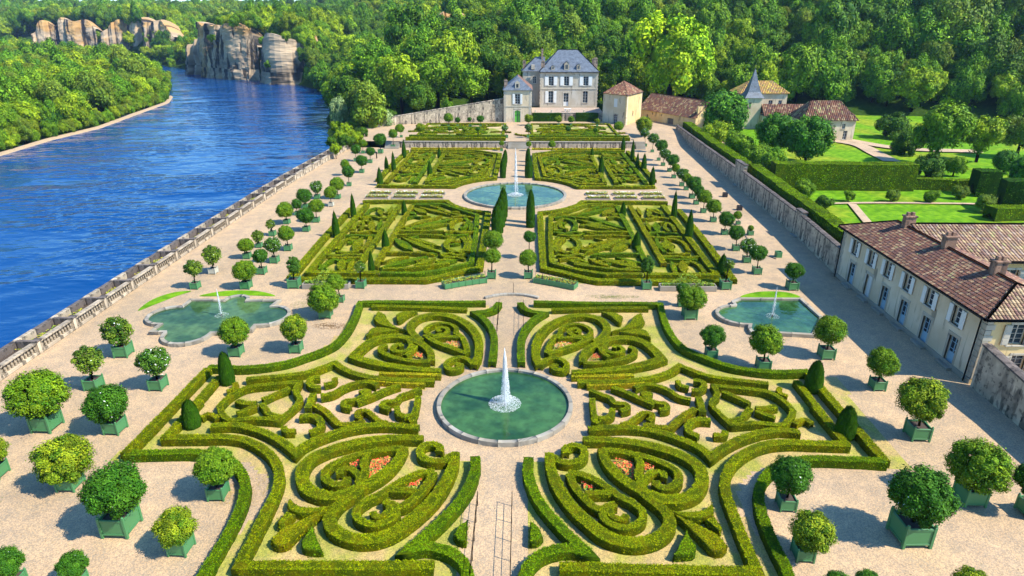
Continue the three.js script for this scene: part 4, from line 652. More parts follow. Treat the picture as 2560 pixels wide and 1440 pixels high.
// ---------- long house at the edge of the terrace ----------
{
  const t = thing('long_house', 'long two-storey plastered house with brown tiled roof and pale blue doors', 'house'), F = { x: 33.4, z: -25, turn: -Math.PI / 2 }, E = 5.25, W = 21.4;
  const wu = [2.7, 5.8, 8.7, 11.8, 15, 18.4], du = [2.9, 6.1, 8.95, 12.05, 15.3, 18.7];
  facade(t, 'wall', F, W, E, .45, [...wu.map((u) => [u, 3.3, .95, 1.4]), ...du.map((u) => [u, .25, 1.0, 2.1, 1])], M.plaster);
  for (const u of wu) windowPart(t, F, u, 3.3, .95, 1.4, { deep: .28, shut: .44, frame: .14, shutMat: M.white });
  du.forEach((u, i) => {
    const m = windowPart(t, F, u, .25, 1.0, 2.2, { name: 'door', mat: i === 1 ? M.white : M.bluePaint, rows: 4, panel: i === 1 ? .95 : .36, deep: .24, sill: false, frame: .22 });
    put(part(t, 'doorstep', box(u, 0, .2, 1.5, .2, .5, .02), M.kerb), F);
  });
  const pl = new Geo(); boxGeo(pl, W / 2, 0, .03, W, .42, .1, .01); put(part(t, 'plinth', pl.build(), M.kerb), F);
  for (const [u, v] of [[.05, 0], [W - .05, 0]]) for (let k = 0; k < 11; k++) put(part(t, 'quoin', box(u + (u < 1 ? .22 : -.22), .45 + k * .43, .0, k % 2 ? .62 : .42, .40, .07, .012), M.trim), F);
  const G = { x: 33.4, z: -3.6 };
  facade(t, 'end_wall', G, 7, E, .45, [[2.3, 3.2, 1.05, 1.55], [2.9, .8, 1.05, 1.55], [5.6, 3.2, 1.05, 1.55]], M.ochre);
  windowPart(t, G, 2.3, 3.2, 1.05, 1.55, { shut: .5, frame: .16, cols: 2, rows: 4, mat: M.trim, shutMat: M.trim }); windowPart(t, G, 2.9, .8, 1.05, 1.55, { shut: .5, frame: .16, rows: 4, mat: M.trim, shutMat: M.trim }); windowPart(t, G, 5.6, 3.2, 1.05, 1.55, { frame: .16 });
  for (let k = 0; k < 11; k++) put(part(t, 'quoin', box(.2 + (k % 2 ? .1 : 0), .45 + k * .43, 0, k % 2 ? .62 : .42, .40, .07, .012), M.trim), G);
  part(t, 'back_wall', box(40.2, 0, -14.3, .4, E, 21.4), M.plaster); part(t, 'end_wall', box(36.8, 0, -24.8, 6.6, E, .4), M.plaster); part(t, 'ceiling', box(36.8, E - .15, -14.3, 6.2, .1, 20.8), M.trim);
  const x0 = 32.95, x1 = 40.7, xm = 36.6, y0 = E + .02, y1 = 6.75, za = -25.4, zb = -3.2, zr0 = -22, zr1 = -6.2;
  tiles(t, [x0, y0, za], [x0, y0, zb], [xm, y1, zr1], [xm, y1, zr0], .2, .29, { lichen: .02 });
  tiles(t, [x1, y0, zb], [x1, y0, za], [xm, y1, zr0], [xm, y1, zr1], .26, .36);
  tiles(t, [x0, y0, zb], [x1, y0, zb], [xm, y1, zr1], [xm, y1, zr1], .26, .36, { pal: [[.30, .19, .10], [.24, .13, .08], [.40, .28, .15], [.2, .1, .07]] });
  tiles(t, [x1, y0, za], [x0, y0, za], [xm, y1, zr0], [xm, y1, zr0], .26, .36);
  ridgeBar(t, [xm, y1 + .06, zr0], [xm, y1 + .06, zr1], .12, std(C(.24, .11, .08))); const hipM = std(C(.42, .25, .16)); ridgeBar(t, [xm, y1 + .06, zr1], [x0, y0 + .06, zb], .11, hipM, 'hip'); ridgeBar(t, [xm, y1 + .06, zr1], [x1, y0 + .06, zb], .11, hipM, 'hip'); ridgeBar(t, [xm, y1 + .06, zr0], [x0, y0 + .06, za], .11, hipM, 'hip');
  part(t, 'gutter', barGeo(new Geo(), [x0 - .06, E - .03, za], [x0 - .06, E - .03, zb], .075, .075, 7).build(), M.lead);
  part(t, 'gutter', barGeo(new Geo(), [x0, E - .03, zb + .06], [x1, E - .03, zb + .06], .075, .075, 7).build(), M.lead);
  for (const z of [-24.75, -4.0]) part(t, 'downpipe', barGeo(new Geo(), [33.2, .05, z], [33.2, E, z], .055, .055, 7).build(), M.lead);
  const brick = std(C(.36, .22, .16), { map: stoneTex, vertexColors: true });
  for (const z of [-20.4, -14.4, -8.4]) chimney(t, xm + .1, y1 - .35, z, .95, .6, 1.25, brick);
}
{
  const t = thing('back_wing', 'ochre wing behind the long house under a striped canal-tile roof', 'house'), F = { x: 40.4, z: -15.6 };
  facade(t, 'wall', F, 24, 5.2, .4, [[3.2, 2.4, 1.2, 1.9], [1.0, 3.4, .6, .9], [8.2, 2.4, 1.2, 1.9]], M.ochre);
  windowPart(t, F, 3.2, 2.4, 1.2, 1.9, { shut: .6, frame: .18, rows: 4, mat: M.trim, shutMat: M.trim }); windowPart(t, F, 1.0, 3.4, .6, .9, { frame: .12, rows: 2 }); windowPart(t, F, 8.2, 2.4, 1.2, 1.9, { shut: .6, frame: .18, rows: 4, mat: M.trim, shutMat: M.trim });
  part(t, 'back_wall', box(52.4, 0, -24.6, 24, 5.2, .4), M.ochre); part(t, 'end_wall', box(64.2, 0, -20.2, .4, 5.2, 8.8), M.ochre);
  const pal = [[.33, .20, .105], [.27, .15, .09], [.40, .28, .14], [.22, .12, .08], [.34, .23, .16]];
  tiles(t, [36.7, 5.22, -15.1], [64.8, 5.22, -15.1], [64.8, 7.0, -20.2], [36.7, 7.0, -20.2], .30, .42, { pal, lichen: .05 });
  tiles(t, [64.8, 5.22, -25.2], [36.7, 5.22, -25.2], [36.7, 7.0, -20.2], [64.8, 7.0, -20.2], .34, .5, { pal });
  ridgeBar(t, [36.7, 7.06, -20.2], [64.8, 7.06, -20.2], .13, std(C(.5, .4, .33))); part(t, 'gutter', barGeo(new Geo(), [38, 5.15, -15.0], [64.8, 5.15, -15.0], .08, .08, 7).build(), M.white);
}
// ---------- walls ----------
function wallRun(name, label, pts, h, th, mat, copMat, seg = 2.6) { // pts: [x,z] list; separate coping stones
  const t = thing(name, label, 'wall'); let idx = 0;
  for (let i = 0; i + 1 < pts.length; i++) {
    const [ax, az] = pts[i], [bx, bz] = pts[i + 1], L = Math.hypot(bx - ax, bz - az), turn = Math.atan2(-(bz - az), bx - ax), h0 = Array.isArray(h) ? h[i] : h, h1 = Array.isArray(h) ? h[i + 1] : h;
    const g = new Geo(), F = { x: ax, z: az, turn }, N = Math.max(1, Math.round(L / 1.2));
    for (let k = 0; k < N; k++) { const u0 = L * k / N, u1 = L * (k + 1) / N, ya = lerp(h0, h1, k / N), yb = lerp(h0, h1, (k + 1) / N), c = .9 + .2 * hash(k, i, 9); for (const s of [1, -1]) { const z = s * th / 2; s > 0 ? g.face([u0, -.4, z], [u1, -.4, z], [u1, yb, z], [u0, ya, z], c) : g.face([u1, -.4, z], [u0, -.4, z], [u0, ya, z], [u1, yb, z], c); } g.face([u0, ya, th / 2], [u1, yb, th / 2], [u1, yb, -th / 2], [u0, ya, -th / 2], c); }
    g.face([0, -.4, -th / 2], [0, -.4, th / 2], [0, h0, th / 2], [0, h0, -th / 2]); g.face([L, -.4, th / 2], [L, -.4, -th / 2], [L, h1, -th / 2], [L, h1, th / 2]);
    // uv running along the wall so stains hang straight
    for (let v = 0; v < g.p.length / 3; v++) { g.u[v * 2] = g.p[v * 3] + i * 13.7; g.u[v * 2 + 1] = g.p[v * 3 + 1] + g.p[v * 3 + 2]; }
    put(part(t, 'stonework', g.build(), mat), F);
    const C0 = Math.max(1, Math.round(L / seg)); for (let k = 0; k < C0; k++) { const u0 = L * k / C0 + .01, u1 = L * (k + 1) / C0 - .01, ya = lerp(h0, h1, k / C0), yb = lerp(h0, h1, (k + 1) / C0), q = .03 * (hash(k, i, 5) - .5), c = .8 + .4 * hash(k, i, 4), z = th / 2 + .07, s = new Geo(); s.face([u0, ya + q, z], [u1, yb + q, z], [u1, yb + q + .14, z], [u0, ya + q + .14, z], c); s.face([u1, yb + q, -z], [u0, ya + q, -z], [u0, ya + q + .14, -z], [u1, yb + q + .14, -z], c); s.face([u0, ya + q + .14, z], [u1, yb + q + .14, z], [u1, yb + q + .20, 0], [u0, ya + q + .20, 0], c); s.face([u0, ya + q + .20, 0], [u1, yb + q + .20, 0], [u1, yb + q + .14, -z], [u0, ya + q + .14, -z], c); s.face([u0, ya + q, -z], [u0, ya + q, z], [u0, ya + q + .14, z], [u0, ya + q + .14, -z], c); s.face([u1, yb + q, z], [u1, yb + q, -z], [u1, yb + q + .14, -z], [u1, yb + q + .14, z], c); put(part(t, 'coping_stone', s.build(), copMat), F); }
  }
  return t;
}
wallRun('rubble_wall', 'weathered rubble wall running towards the viewer from the long house', [[33.55, -3.3], [33.45, 2.5], [33.3, 9], [33.2, 22]], [3.3, 2.7, 2.6, 2.6], .5, M.stone, M.darkStone);
wallRun('garden_wall', 'stained garden wall between the long house and the first gate pier', [[33.8, -25.4], [34.7, -37.6]], 2.75, .45, M.stone, M.darkStone);
wallRun('garden_wall', 'stained garden wall between the two gate piers', [[34.8, -39.2], [35.55, -62.6]], 2.75, .45, M.stone, M.darkStone);
wallRun('garden_wall', 'stained garden wall from the arched gate to the barn yard', [[35.85, -66.6], [36.5, -90], [37.4, -117.5]], [2.4, 2.2, 2.0], .45, M.stone, M.darkStone);
{
  const gate = (label, x, z, L, turn, h) => { const t = thing('wall_gate', label, 'gate'), F = { x, z, turn }; facade(t, 'gate_wall', F, L, h, .55, [[L * .36, -.05, 1.25, 2.1, 1]], M.stone); put(part(t, 'coping', box(L / 2, h, -.27, L + .2, .2, .75, .04), M.darkStone), F); put(part(t, 'door', box(L * .36, 0, -.4, 1.2, 2.25, .06), std(C(.09, .08, .07))), F); put(part(t, 'doorstep', box(L * .36, 0, .15, 1.5, .12, .4, .02), M.kerb), F); return t; };
  gate('tall arched stone gate in the garden wall, farther one', 35.45, -66.7, 4.2, -Math.PI / 2, 3.7);
  gate('narrow stone door pier in the garden wall, nearer one', 34.55, -39.3, 1.8, -Math.PI / 2, 3.1);
}
// ---------- château ----------
{
  const t = thing('chateau', 'grey stone château with steep slate hipped roof and white shutters', 'château'), Z = -140, Y = 3.3, x0 = 5.6, x1 = 20.8, W = x1 - x0, E = 12.4, F = { x: x0, y: Y, z: Z };
  const cu = [2.9, 6.95, 12.05];
  facade(t, 'wall', F, W, E - Y, .5, [...cu.map((u) => [u, 5.7, 1.3, 2.3]), [cu[0], 1.3, 1.3, 2.8, 1], [cu[1], .5, 1.35, 3.1, 1], [cu[2], 1.3, 1.3, 2.8, 1]], M.chateau);
  for (const u of cu) windowPart(t, F, u, 5.7, 1.3, 2.3, { frame: .2, shut: .95, rows: 4, deep: .25 });
  windowPart(t, F, cu[0], 1.3, 1.3, 3.0, { frame: .2, rows: 4, shut: .8 }); windowPart(t, F, cu[2], 1.3, 1.3, 3.0, { frame: .2, rows: 4 }); windowPart(t, F, cu[1], .5, 1.35, 3.3, { name: 'door', frame: .24, rows: 4, panel: .3, sill: false });
  put(part(t, 'string_course', box(W / 2, 4.75, .04, W, .2, .14, .02), M.trim), F); put(part(t, 'cornice', box(W / 2, E - Y - .35, .06, W + .3, .35, .3, .05), M.trim), F);
  put(part(t, 'plinth', box(W / 2, 0, .05, W, .5, .16, .02), M.trim), F);
  for (const s of [0, 1]) for (let k = 0; k < 19; k++) put(part(t, 'quoin', box(s ? W - .28 : .28, .5 + k * .45, 0, k % 2 ? .75 : .52, .42, .1, .015), M.trim), F);
  part(t, 'side_wall', box(x1 - .25, Y, Z - 6.2, .5, E - Y, 11.4), M.chateau); part(t, 'side_wall', box(x0 + .25, Y, Z - 6.2, .5, E - Y, 11.4), M.chateau); part(t, 'back_wall', box((x0 + x1) / 2, Y, Z - 12, W, E - Y, .5), M.chateau);
  const a = [x0 - .4, E, Z + .45], b = [x1 + .4, E, Z + .45], c = [x1 + .4, E, Z - 12.6], d = [x0 - .4, E, Z - 12.6], r0 = [10.4, 17.7, Z - 6], r1 = [15.7, 17.7, Z - 6];
  const roof = plane4(t, 'roof', a, b, r1, r0, M.slate); plane4(t, 'roof', c, d, r0, r1, M.slate); triG(t, 'roof', b, c, r1, M.slate); triG(t, 'roof', d, a, r0, M.slate);
  for (const [p, q] of [[a, r0], [b, r1], [r0, r1], [c, r1]]) ridgeBar(t, p, q, .1, M.lead); for (const r of [r0, r1]) part(t, 'finial', barGeo(new Geo(), r, [r[0], r[1] + 1.0, r[2]], .07, .02, 6).build(), M.lead);
  part(t, 'gutter', barGeo(new Geo(), [a[0], E - .02, a[2]], [b[0], E - .02, b[2]], .09, .09, 6).build(), M.lead);
  // dormers
  for (const [x, w, h] of [[12.5, 1.25, 1.5], [8.9, .8, .8], [15.6, .9, 1.1]]) { const y = E + .55, z = Z - .2, g = new Geo(); boxGeo(g, x, y, z - .9, w, h, 1.9); const dm = part(t, 'dormer', g.build(), M.trim); const f = new Geo(); f.face([x - w / 2 - .12, y + h, z + .15], [x, y + h + w * .5, z + .15], [x, y + h + w * .5, z - 2.6], [x - w / 2 - .12, y + h, z - 2.6]); f.face([x, y + h + w * .5, z + .15], [x + w / 2 + .12, y + h, z + .15], [x + w / 2 + .12, y + h, z - 2.6], [x, y + h + w * .5, z - 2.6]); part(dm, 'dormer_roof', f.build(), M.slate); triG(dm, 'gable', [x - w / 2, y + h, z + .06], [x + w / 2, y + h, z + .06], [x, y + h + w * .45, z + .06], M.trim); const p = new Geo(); p.face([x - w * .3, y + .2, z + .056], [x + w * .3, y + .2, z + .056], [x + w * .3, y + h * .85, z + .056], [x - w * .3, y + h * .85, z + .056]); part(dm, 'pane', p.build(false), M.glass); }
  const br = std(C(.42, .33, .27), { map: stoneTex, vertexColors: true });
  chimney(t, 6.3, E - .6, Z - 1.2, .9, .7, 3.0, br); chimney(t, 20.2, E - .5, Z - 2.2, .95, .8, 3.6, br); chimney(t, 20.3, E - .5, Z - 8, .95, .8, 3.2, br); chimney(t, 6.2, 15.2, Z - 6, .5, .5, 2.4, br);
  // rear-left wing
  const L = { x: 1.0, y: Y, z: Z - 3 }; facade(t, 'wall', L, 4.7, E - Y, .5, [[3.2, 6.0, .9, 1.8]], M.chateau); windowPart(t, L, 3.2, 6.0, .9, 1.8, { frame: .16 }); part(t, 'side_wall', box(1.25, Y, Z - 8, .5, E - Y, 9), M.chateau);
  const p = [.6, E, Z - 2.6], q = [7, E, Z - 2.6], s = [7, 15.9, Z - 6.6], u = [4.4, 15.9, Z - 6.6]; plane4(t, 'roof', p, q, s, u, M.slate); triG(t, 'roof', [.6, E, Z - 11], p, u, M.slate); ridgeBar(t, p, u, .1, M.lead); part(t, 'finial', barGeo(new Geo(), u, [4.4, 17, Z - 6.6], .06, .02, 6).build(), M.lead);
  chimney(t, 1.4, E - .3, Z - 5, .8, .7, 2.6, br);
  // skylight dormer of the wing
  const g = new Geo(); boxGeo(g, 3.7, E + .5, Z - 3.6, .9, 1.1, 1.6); part(t, 'dormer', g.build(), M.trim);
}
{
  const t = thing('gate_pavilion', 'small stone pavilion with gabled roof and bright green arched door', 'pavilion'), Z = -127, x0 = -3.6, W = 6.8, Y = 1.2, E = 9.05, F = { x: x0, y: Y, z: Z };
  facade(t, 'wall', F, W, E - Y, .5, [[3.35, 4.5, 1.25, 2.4], [3.35, 0, 1.35, 2.75, 1]], M.plaster);
  windowPart(t, F, 3.35, 4.5, 1.25, 2.4, { frame: .2, shut: .55, rows: 4 });
  const dr = put(part(t, 'door', box(3.35, 0, -.28, 1.35, 3.1, .1, .01), M.greenDoor), F); const db = new Geo(); boxGeo(db, 3.35, 0, -.2, .09, 3, .08); boxGeo(db, 3.35, 1.8, -.198, 1.3, .09, .07); part(dr, 'ironwork', db.build(), M.iron);
  put(part(t, 'surround', (() => { const g = new Geo(); for (const s of [-1, 1]) boxGeo(g, 3.35 + s * .82, 0, -.03, .28, 2.85, .16, .02); boxGeo(g, 3.35, 3.2, -.03, 1.9, .3, .2, .03); return g.build(); })(), M.trim), F);
  put(part(t, 'string_course', box(W / 2, 3.85, .04, W, .2, .14, .02), M.trim), F); put(part(t, 'cornice', box(W / 2, E - Y - .28, .05, W + .2, .28, .24, .04), M.trim), F);
  for (const s of [0, 1]) for (let k = 0; k < 17; k++) put(part(t, 'quoin', box(s ? W - .26 : .26, .1 + k * .45, 0, k % 2 ? .7 : .48, .42, .09, .015), M.trim), F);
  part(t, 'side_wall', box(3.0, Y, Z - 6.5, .5, E - Y, 12.5), M.plaster); part(t, 'side_wall', box(-3.4, Y, Z - 6.5, .5, E - Y, 12.5), M.plaster);
  for (const z of [-3.5, -6.5]) { const S = { x: 3.26, y: Y, z: Z + z, turn: Math.PI / 2 }; put(part(t, 'window', box(0, 4.4, .02, 1.1, 2.3, .08), M.white), S); }
  const ap = [-.2, 12.1, Z - 3.4], re = [-.2, 12.1, Z - 9];
  triG(t, 'roof', [x0 - .3, E, Z + .4], [3.5, E, Z + .4], ap, M.slate); plane4(t, 'roof', [3.5, E, Z + .4], [3.5, E, Z - 13], re, ap, std(C(.30, .17, .13), { map: stoneTex })); plane4(t, 'roof', [x0 - .3, E, Z - 13], [x0 - .3, E, Z + .4], ap, re, M.slate);
  const dm = part(t, 'dormer', box(-.3, E + .3, Z - .9, 1.1, 1.35, 1.6), M.trim); const pn = new Geo(); pn.face([-.6, E + .55, Z - .09], [0, E + .55, Z - .09], [0, E + 1.4, Z - .09], [-.6, E + 1.4, Z - .09]); part(dm, 'pane', pn.build(false), M.glass); triG(dm, 'gable', [-1, E + 1.65, Z - .08], [.4, E + 1.65, Z - .08], [-.3, E + 2.2, Z - .08], M.trim);
  chimney(t, -3.2, E - .3, Z - 2.6, .8, .7, 2.2, std(C(.40, .32, .27), { map: stoneTex, vertexColors: true }));
}
{ // terrace before the château with clipped hedge faces
  const t = thing('chateau_terrace', 'stone terrace before the château with a small arched basement door', 'terrace');
  part(t, 'terrace_block', box(12.4, 1.2, -134.6, 17.8, 2.1, 10.6), M.stone); part(t, 'paving', box(12.4, 3.3, -134.6, 18, .08, 10.8, .02), std(C(.55, .5, .46), { map: gravelTex }));
  part(t, 'door', box(12.6, 1.2, -129.25, 1.2, 1.8, .12, .02), std(C(.20, .16, .12)));
  for (let k = 0; k < 5; k++) part(t, 'parapet_post', box(4.2 + k * 4.1, 3.38, -129.6, .3, .6, .3, .03), M.trim);
  solo('tall_hedge', ribbonGeo([3.6, -128.7, 7, -128.7, 10.8, -128.7], .9, 2.1, { y: 1.25, dens: 40, leaf: .14, step: .4 }), M.yew, 'tall dark clipped hedge against the château terrace, nearer the pavilion', 'hedge');
  solo('tall_hedge', ribbonGeo([14.4, -128.7, 17, -128.7, 20, -128.7], .9, 2.1, { y: 1.25, dens: 40, leaf: .14, step: .4 }), M.yew, 'tall dark clipped hedge against the château terrace, nearer the ochre house', 'hedge');
  const st = thing('stone_table_set', 'pale stone table and seats on the château terrace', 'table'); part(st, 'table_top', box(12.5, 4.0, -131.5, 1.8, .12, .9, .02), M.white); for (const s of [-.6, .6]) part(st, 'leg', box(12.5 + s, 3.38, -131.5, .2, .62, .6, .02), M.white);
}
{
  const t = thing('ochre_house', 'ochre corner house with hipped tile roof beside the château', 'house'), Y = .9, E = 8.2, P = [[21.3, -128.7], [26.1, -122.7], [31.1, -131.6], [26.3, -137.6]];
  const F = { x: P[0][0], y: Y, z: P[0][1], turn: Math.atan2(-(P[1][1] - P[0][1]), P[1][0] - P[0][0]) }, S = { x: P[1][0], y: Y, z: P[1][1], turn: Math.atan2(-(P[2][1] - P[1][1]), P[2][0] - P[1][0]) }, W = Math.hypot(P[1][0] - P[0][0], P[1][1] - P[0][1]), D = Math.hypot(P[2][0] - P[1][0], P[2][1] - P[1][1]);
  facade(t, 'wall', F, W, E - Y, .4, [[4.2, .3, 1.3, 2.3], [4.0, 4.3, 1.2, 2.0]], M.plaster); windowPart(t, F, 4.2, .3, 1.3, 2.3, { rows: 4, frame: .14 }); for (const q of [-1, 1]) put(part(t, 'shutter', box(4.0 + q * .3, 4.3, -.1, .59, 2.0, .07, .01), M.white), F);
  facade(t, 'wall', S, D, E - Y, .4, [[4.6, 2.2, .6, 1.0]], M.ochre); windowPart(t, S, 4.6, 2.2, .6, 1.0, { rows: 2, mat: M.trim });
  const c0 = [(P[0][0] + P[2][0]) / 2, (P[0][1] + P[2][1]) / 2], o = P.map(([x, z]) => [lerp(c0[0], x, 1.09), E, lerp(c0[1], z, 1.09)]), ap = [c0[0], 11.0, c0[1]];
  part(t, 'back_wall', box(...[28.7, Y, -134.6], W, E - Y, .4, 0, 1, F.turn), M.plaster); part(t, 'back_wall', box(23.8, Y, -133.1, D, E - Y, .4, 0, 1, S.turn), M.plaster);
  for (let i = 0; i < 4; i++) tiles(t, o[i], o[(i + 1) % 4], ap, ap, .36, .46, { seg: 2 });
  for (const p of o) ridgeBar(t, p, ap, .1, std(C(.35, .2, .15)), 'hip');
}
{
  const t = thing('barn', 'long low barn with brown tile roof and bare plaster wall', 'barn'), L = 21.4, turn = -1.086, F = { x: 31.6, y: .3, z: -136.2, turn }, E = 3.3;
  facade(t, 'wall', F, L, E, .5, [[12.5, 0, 2.3, 2.3], [3.4, .9, .7, 1.3], [5.5, 2.4, .4, .5], [9, 2.4, .4, .5]], M.ochre); put(part(t, 'door', box(12.5, 0, -.4, 2.3, 2.3, .1), std(C(.12, .1, .08))), F); for (const [u, v, w, h] of [[3.4, .9, .7, 1.3], [5.5, 2.4, .4, .5], [9, 2.4, .4, .5]]) put(part(t, 'shutter', box(u, v, -.36, w, h, .06), std(C(.1, .09, .08))), F);
  put(part(t, 'back_wall', box(L / 2, 0, -7.5, L, E, .4), M.ochre), F); put(part(t, 'end_wall', box(L - .2, 0, -3.9, .4, E + 2.6, 6.8), M.ochre), F);
  const P = (u, y, n) => { const c = Math.cos(turn), s = Math.sin(turn); return [F.x + u * c + n * s, F.y + y, F.z - u * s + n * c]; };
  tiles(t, P(-.3, E, .45), P(L + .3, E, .45), P(L + .3, E + 3.7, -3.8), P(-.3, E + 3.7, -3.8), .36, .48, { seg: 2, lichen: .06 }); tiles(t, P(L + .3, E, -8), P(-.3, E, -8), P(-.3, E + 3.7, -3.8), P(L + .3, E + 3.7, -3.8), .5, .6, { seg: 2 }); ridgeBar(t, P(-.3, E + 3.75, -3.8), P(L + .3, E + 3.75, -3.8), .12, std(C(.33, .18, .13)));
}
{
  const t = thing('chapel', 'little chapel with pointed slate spire and low brown nave roof', 'chapel'), x = 57.4, z = -127.5, w = 3.9, E = 7.5;
  const F = { x: x - w / 2, y: 0, z: z + w / 2 }; facade(t, 'tower_wall', F, w, E, .4, [[1.1, 4.8, .6, 1.5, 1]], M.plaster); put(part(t, 'louvre', box(1.1, 4.8, -.3, .6, 1.7, .06), std(C(.22, .19, .16))), F);
  part(t, 'tower_wall', box(x + w / 2 - .2, 0, z, .4, E, w - .82), M.plaster); part(t, 'tower_wall', box(x - w / 2 + .2, 0, z, .4, E, w - .82), M.plaster); part(t, 'tower_wall', box(x, 0, z - w / 2 + .2, w, E, .4), M.plaster);
  const g = new Geo(), lev = [[2.35, E - .1], [1.5, E + 1.2], [.85, E + 3.4], [.03, E + 6.6]]; for (let k = 0; k < 3; k++) { const [r0, y0] = lev[k], [r1, y1] = lev[k + 1]; const q = [[-1, 1], [1, 1], [1, -1], [-1, -1]]; for (let i = 0; i < 4; i++) { const a = q[i], b = q[(i + 1) % 4]; g.face([x + a[0] * r0, y0, z + a[1] * r0], [x + b[0] * r0, y0, z + b[1] * r0], [x + b[0] * r1, y1, z + b[1] * r1], [x + a[0] * r1, y1, z + a[1] * r1]); } }
  part(t, 'spire', g.build(), M.slate); part(t, 'finial', barGeo(new Geo(), [x, E + 6.5, z], [x, E + 7.8, z], .06, .02, 6).build(), M.lead);
  part(t, 'nave_wall', box(64.5, 0, -126, 10.4, 3.4, 5), M.plaster);
  tiles(t, [59.4, 3.4, -123.2], [70, 3.4, -123.2], [70, 5.9, -126], [59.4, 5.9, -126], .42, .55, { seg: 2 }); tiles(t, [70, 3.4, -128.8], [59.4, 3.4, -128.8], [59.4, 5.9, -126], [70, 5.9, -126], .5, .6, { seg: 2 });
}
function hipHouse(name, label, x0, x1, z0, z1, E, top, wallMat, pal, inset, y = 0, wins = []) { // z0 near, z1 far
  const t = thing(name, label, 'house'), F = { x: x0, y, z: z0 };
  facade(t, 'wall', F, x1 - x0, E, .4, wins.map(([u, v, w, h]) => [u, v, w, h]), wallMat); for (const [u, v, w, h] of wins) windowPart(t, F, u, v, w, h, { rows: 3 });
  part(t, 'side_wall', box(x1 - .2, y, (z0 + z1) / 2 - .2, .4, E, z0 - z1 - .4), wallMat); part(t, 'side_wall', box(x0 + .2, y, (z0 + z1) / 2 - .2, .4, E, z0 - z1 - .4), wallMat); part(t, 'back_wall', box((x0 + x1) / 2, y, z1 + .2, x1 - x0, E, .4), wallMat);
  const a = [x0 - .4, y + E, z0 + .4], b = [x1 + .4, y + E, z0 + .4], c = [x1 + .4, y + E, z1 - .4], d = [x0 - .4, y + E, z1 - .4], m = (z0 + z1) / 2, r0 = [x0 + inset, y + top, m], r1 = [x1 - inset, y + top, m], o = { seg: 2, pal, lichen: .08 };
  tiles(t, a, b, r1, r0, .42, .55, o); tiles(t, c, d, r0, r1, .42, .55, o); tiles(t, b, c, r1, r1, .42, .55, o); tiles(t, d, a, r0, r0, .42, .55, o);
  for (const [p, q] of [[a, r0], [b, r1], [r0, r1]]) ridgeBar(t, p, q, .1, std(C(.4, .28, .2))); return t;
}
hipHouse('cottage', 'brown-roofed cottage with pale gable side near the round clipped trees', 63, 74.5, -108.5, -116.5, 4.4, 8.2, M.plaster, undefined, 2.6, 0, [[9, 2.6, .7, 1.1], [9.6, .3, .9, 1.9]]);
hipHouse('cottage', 'house with mossy yellow tile roof behind the chapel spire', 55.5, 67.5, -131, -138, 7.6, 10.4, M.plaster, [[.42, .26, .06], [.5, .36, .06], [.36, .2, .07], [.3, .17, .08]], 3.2, .3, [[8, 4.5, 1, 1.5], [10.4, 4.5, .9, 1.5]]);

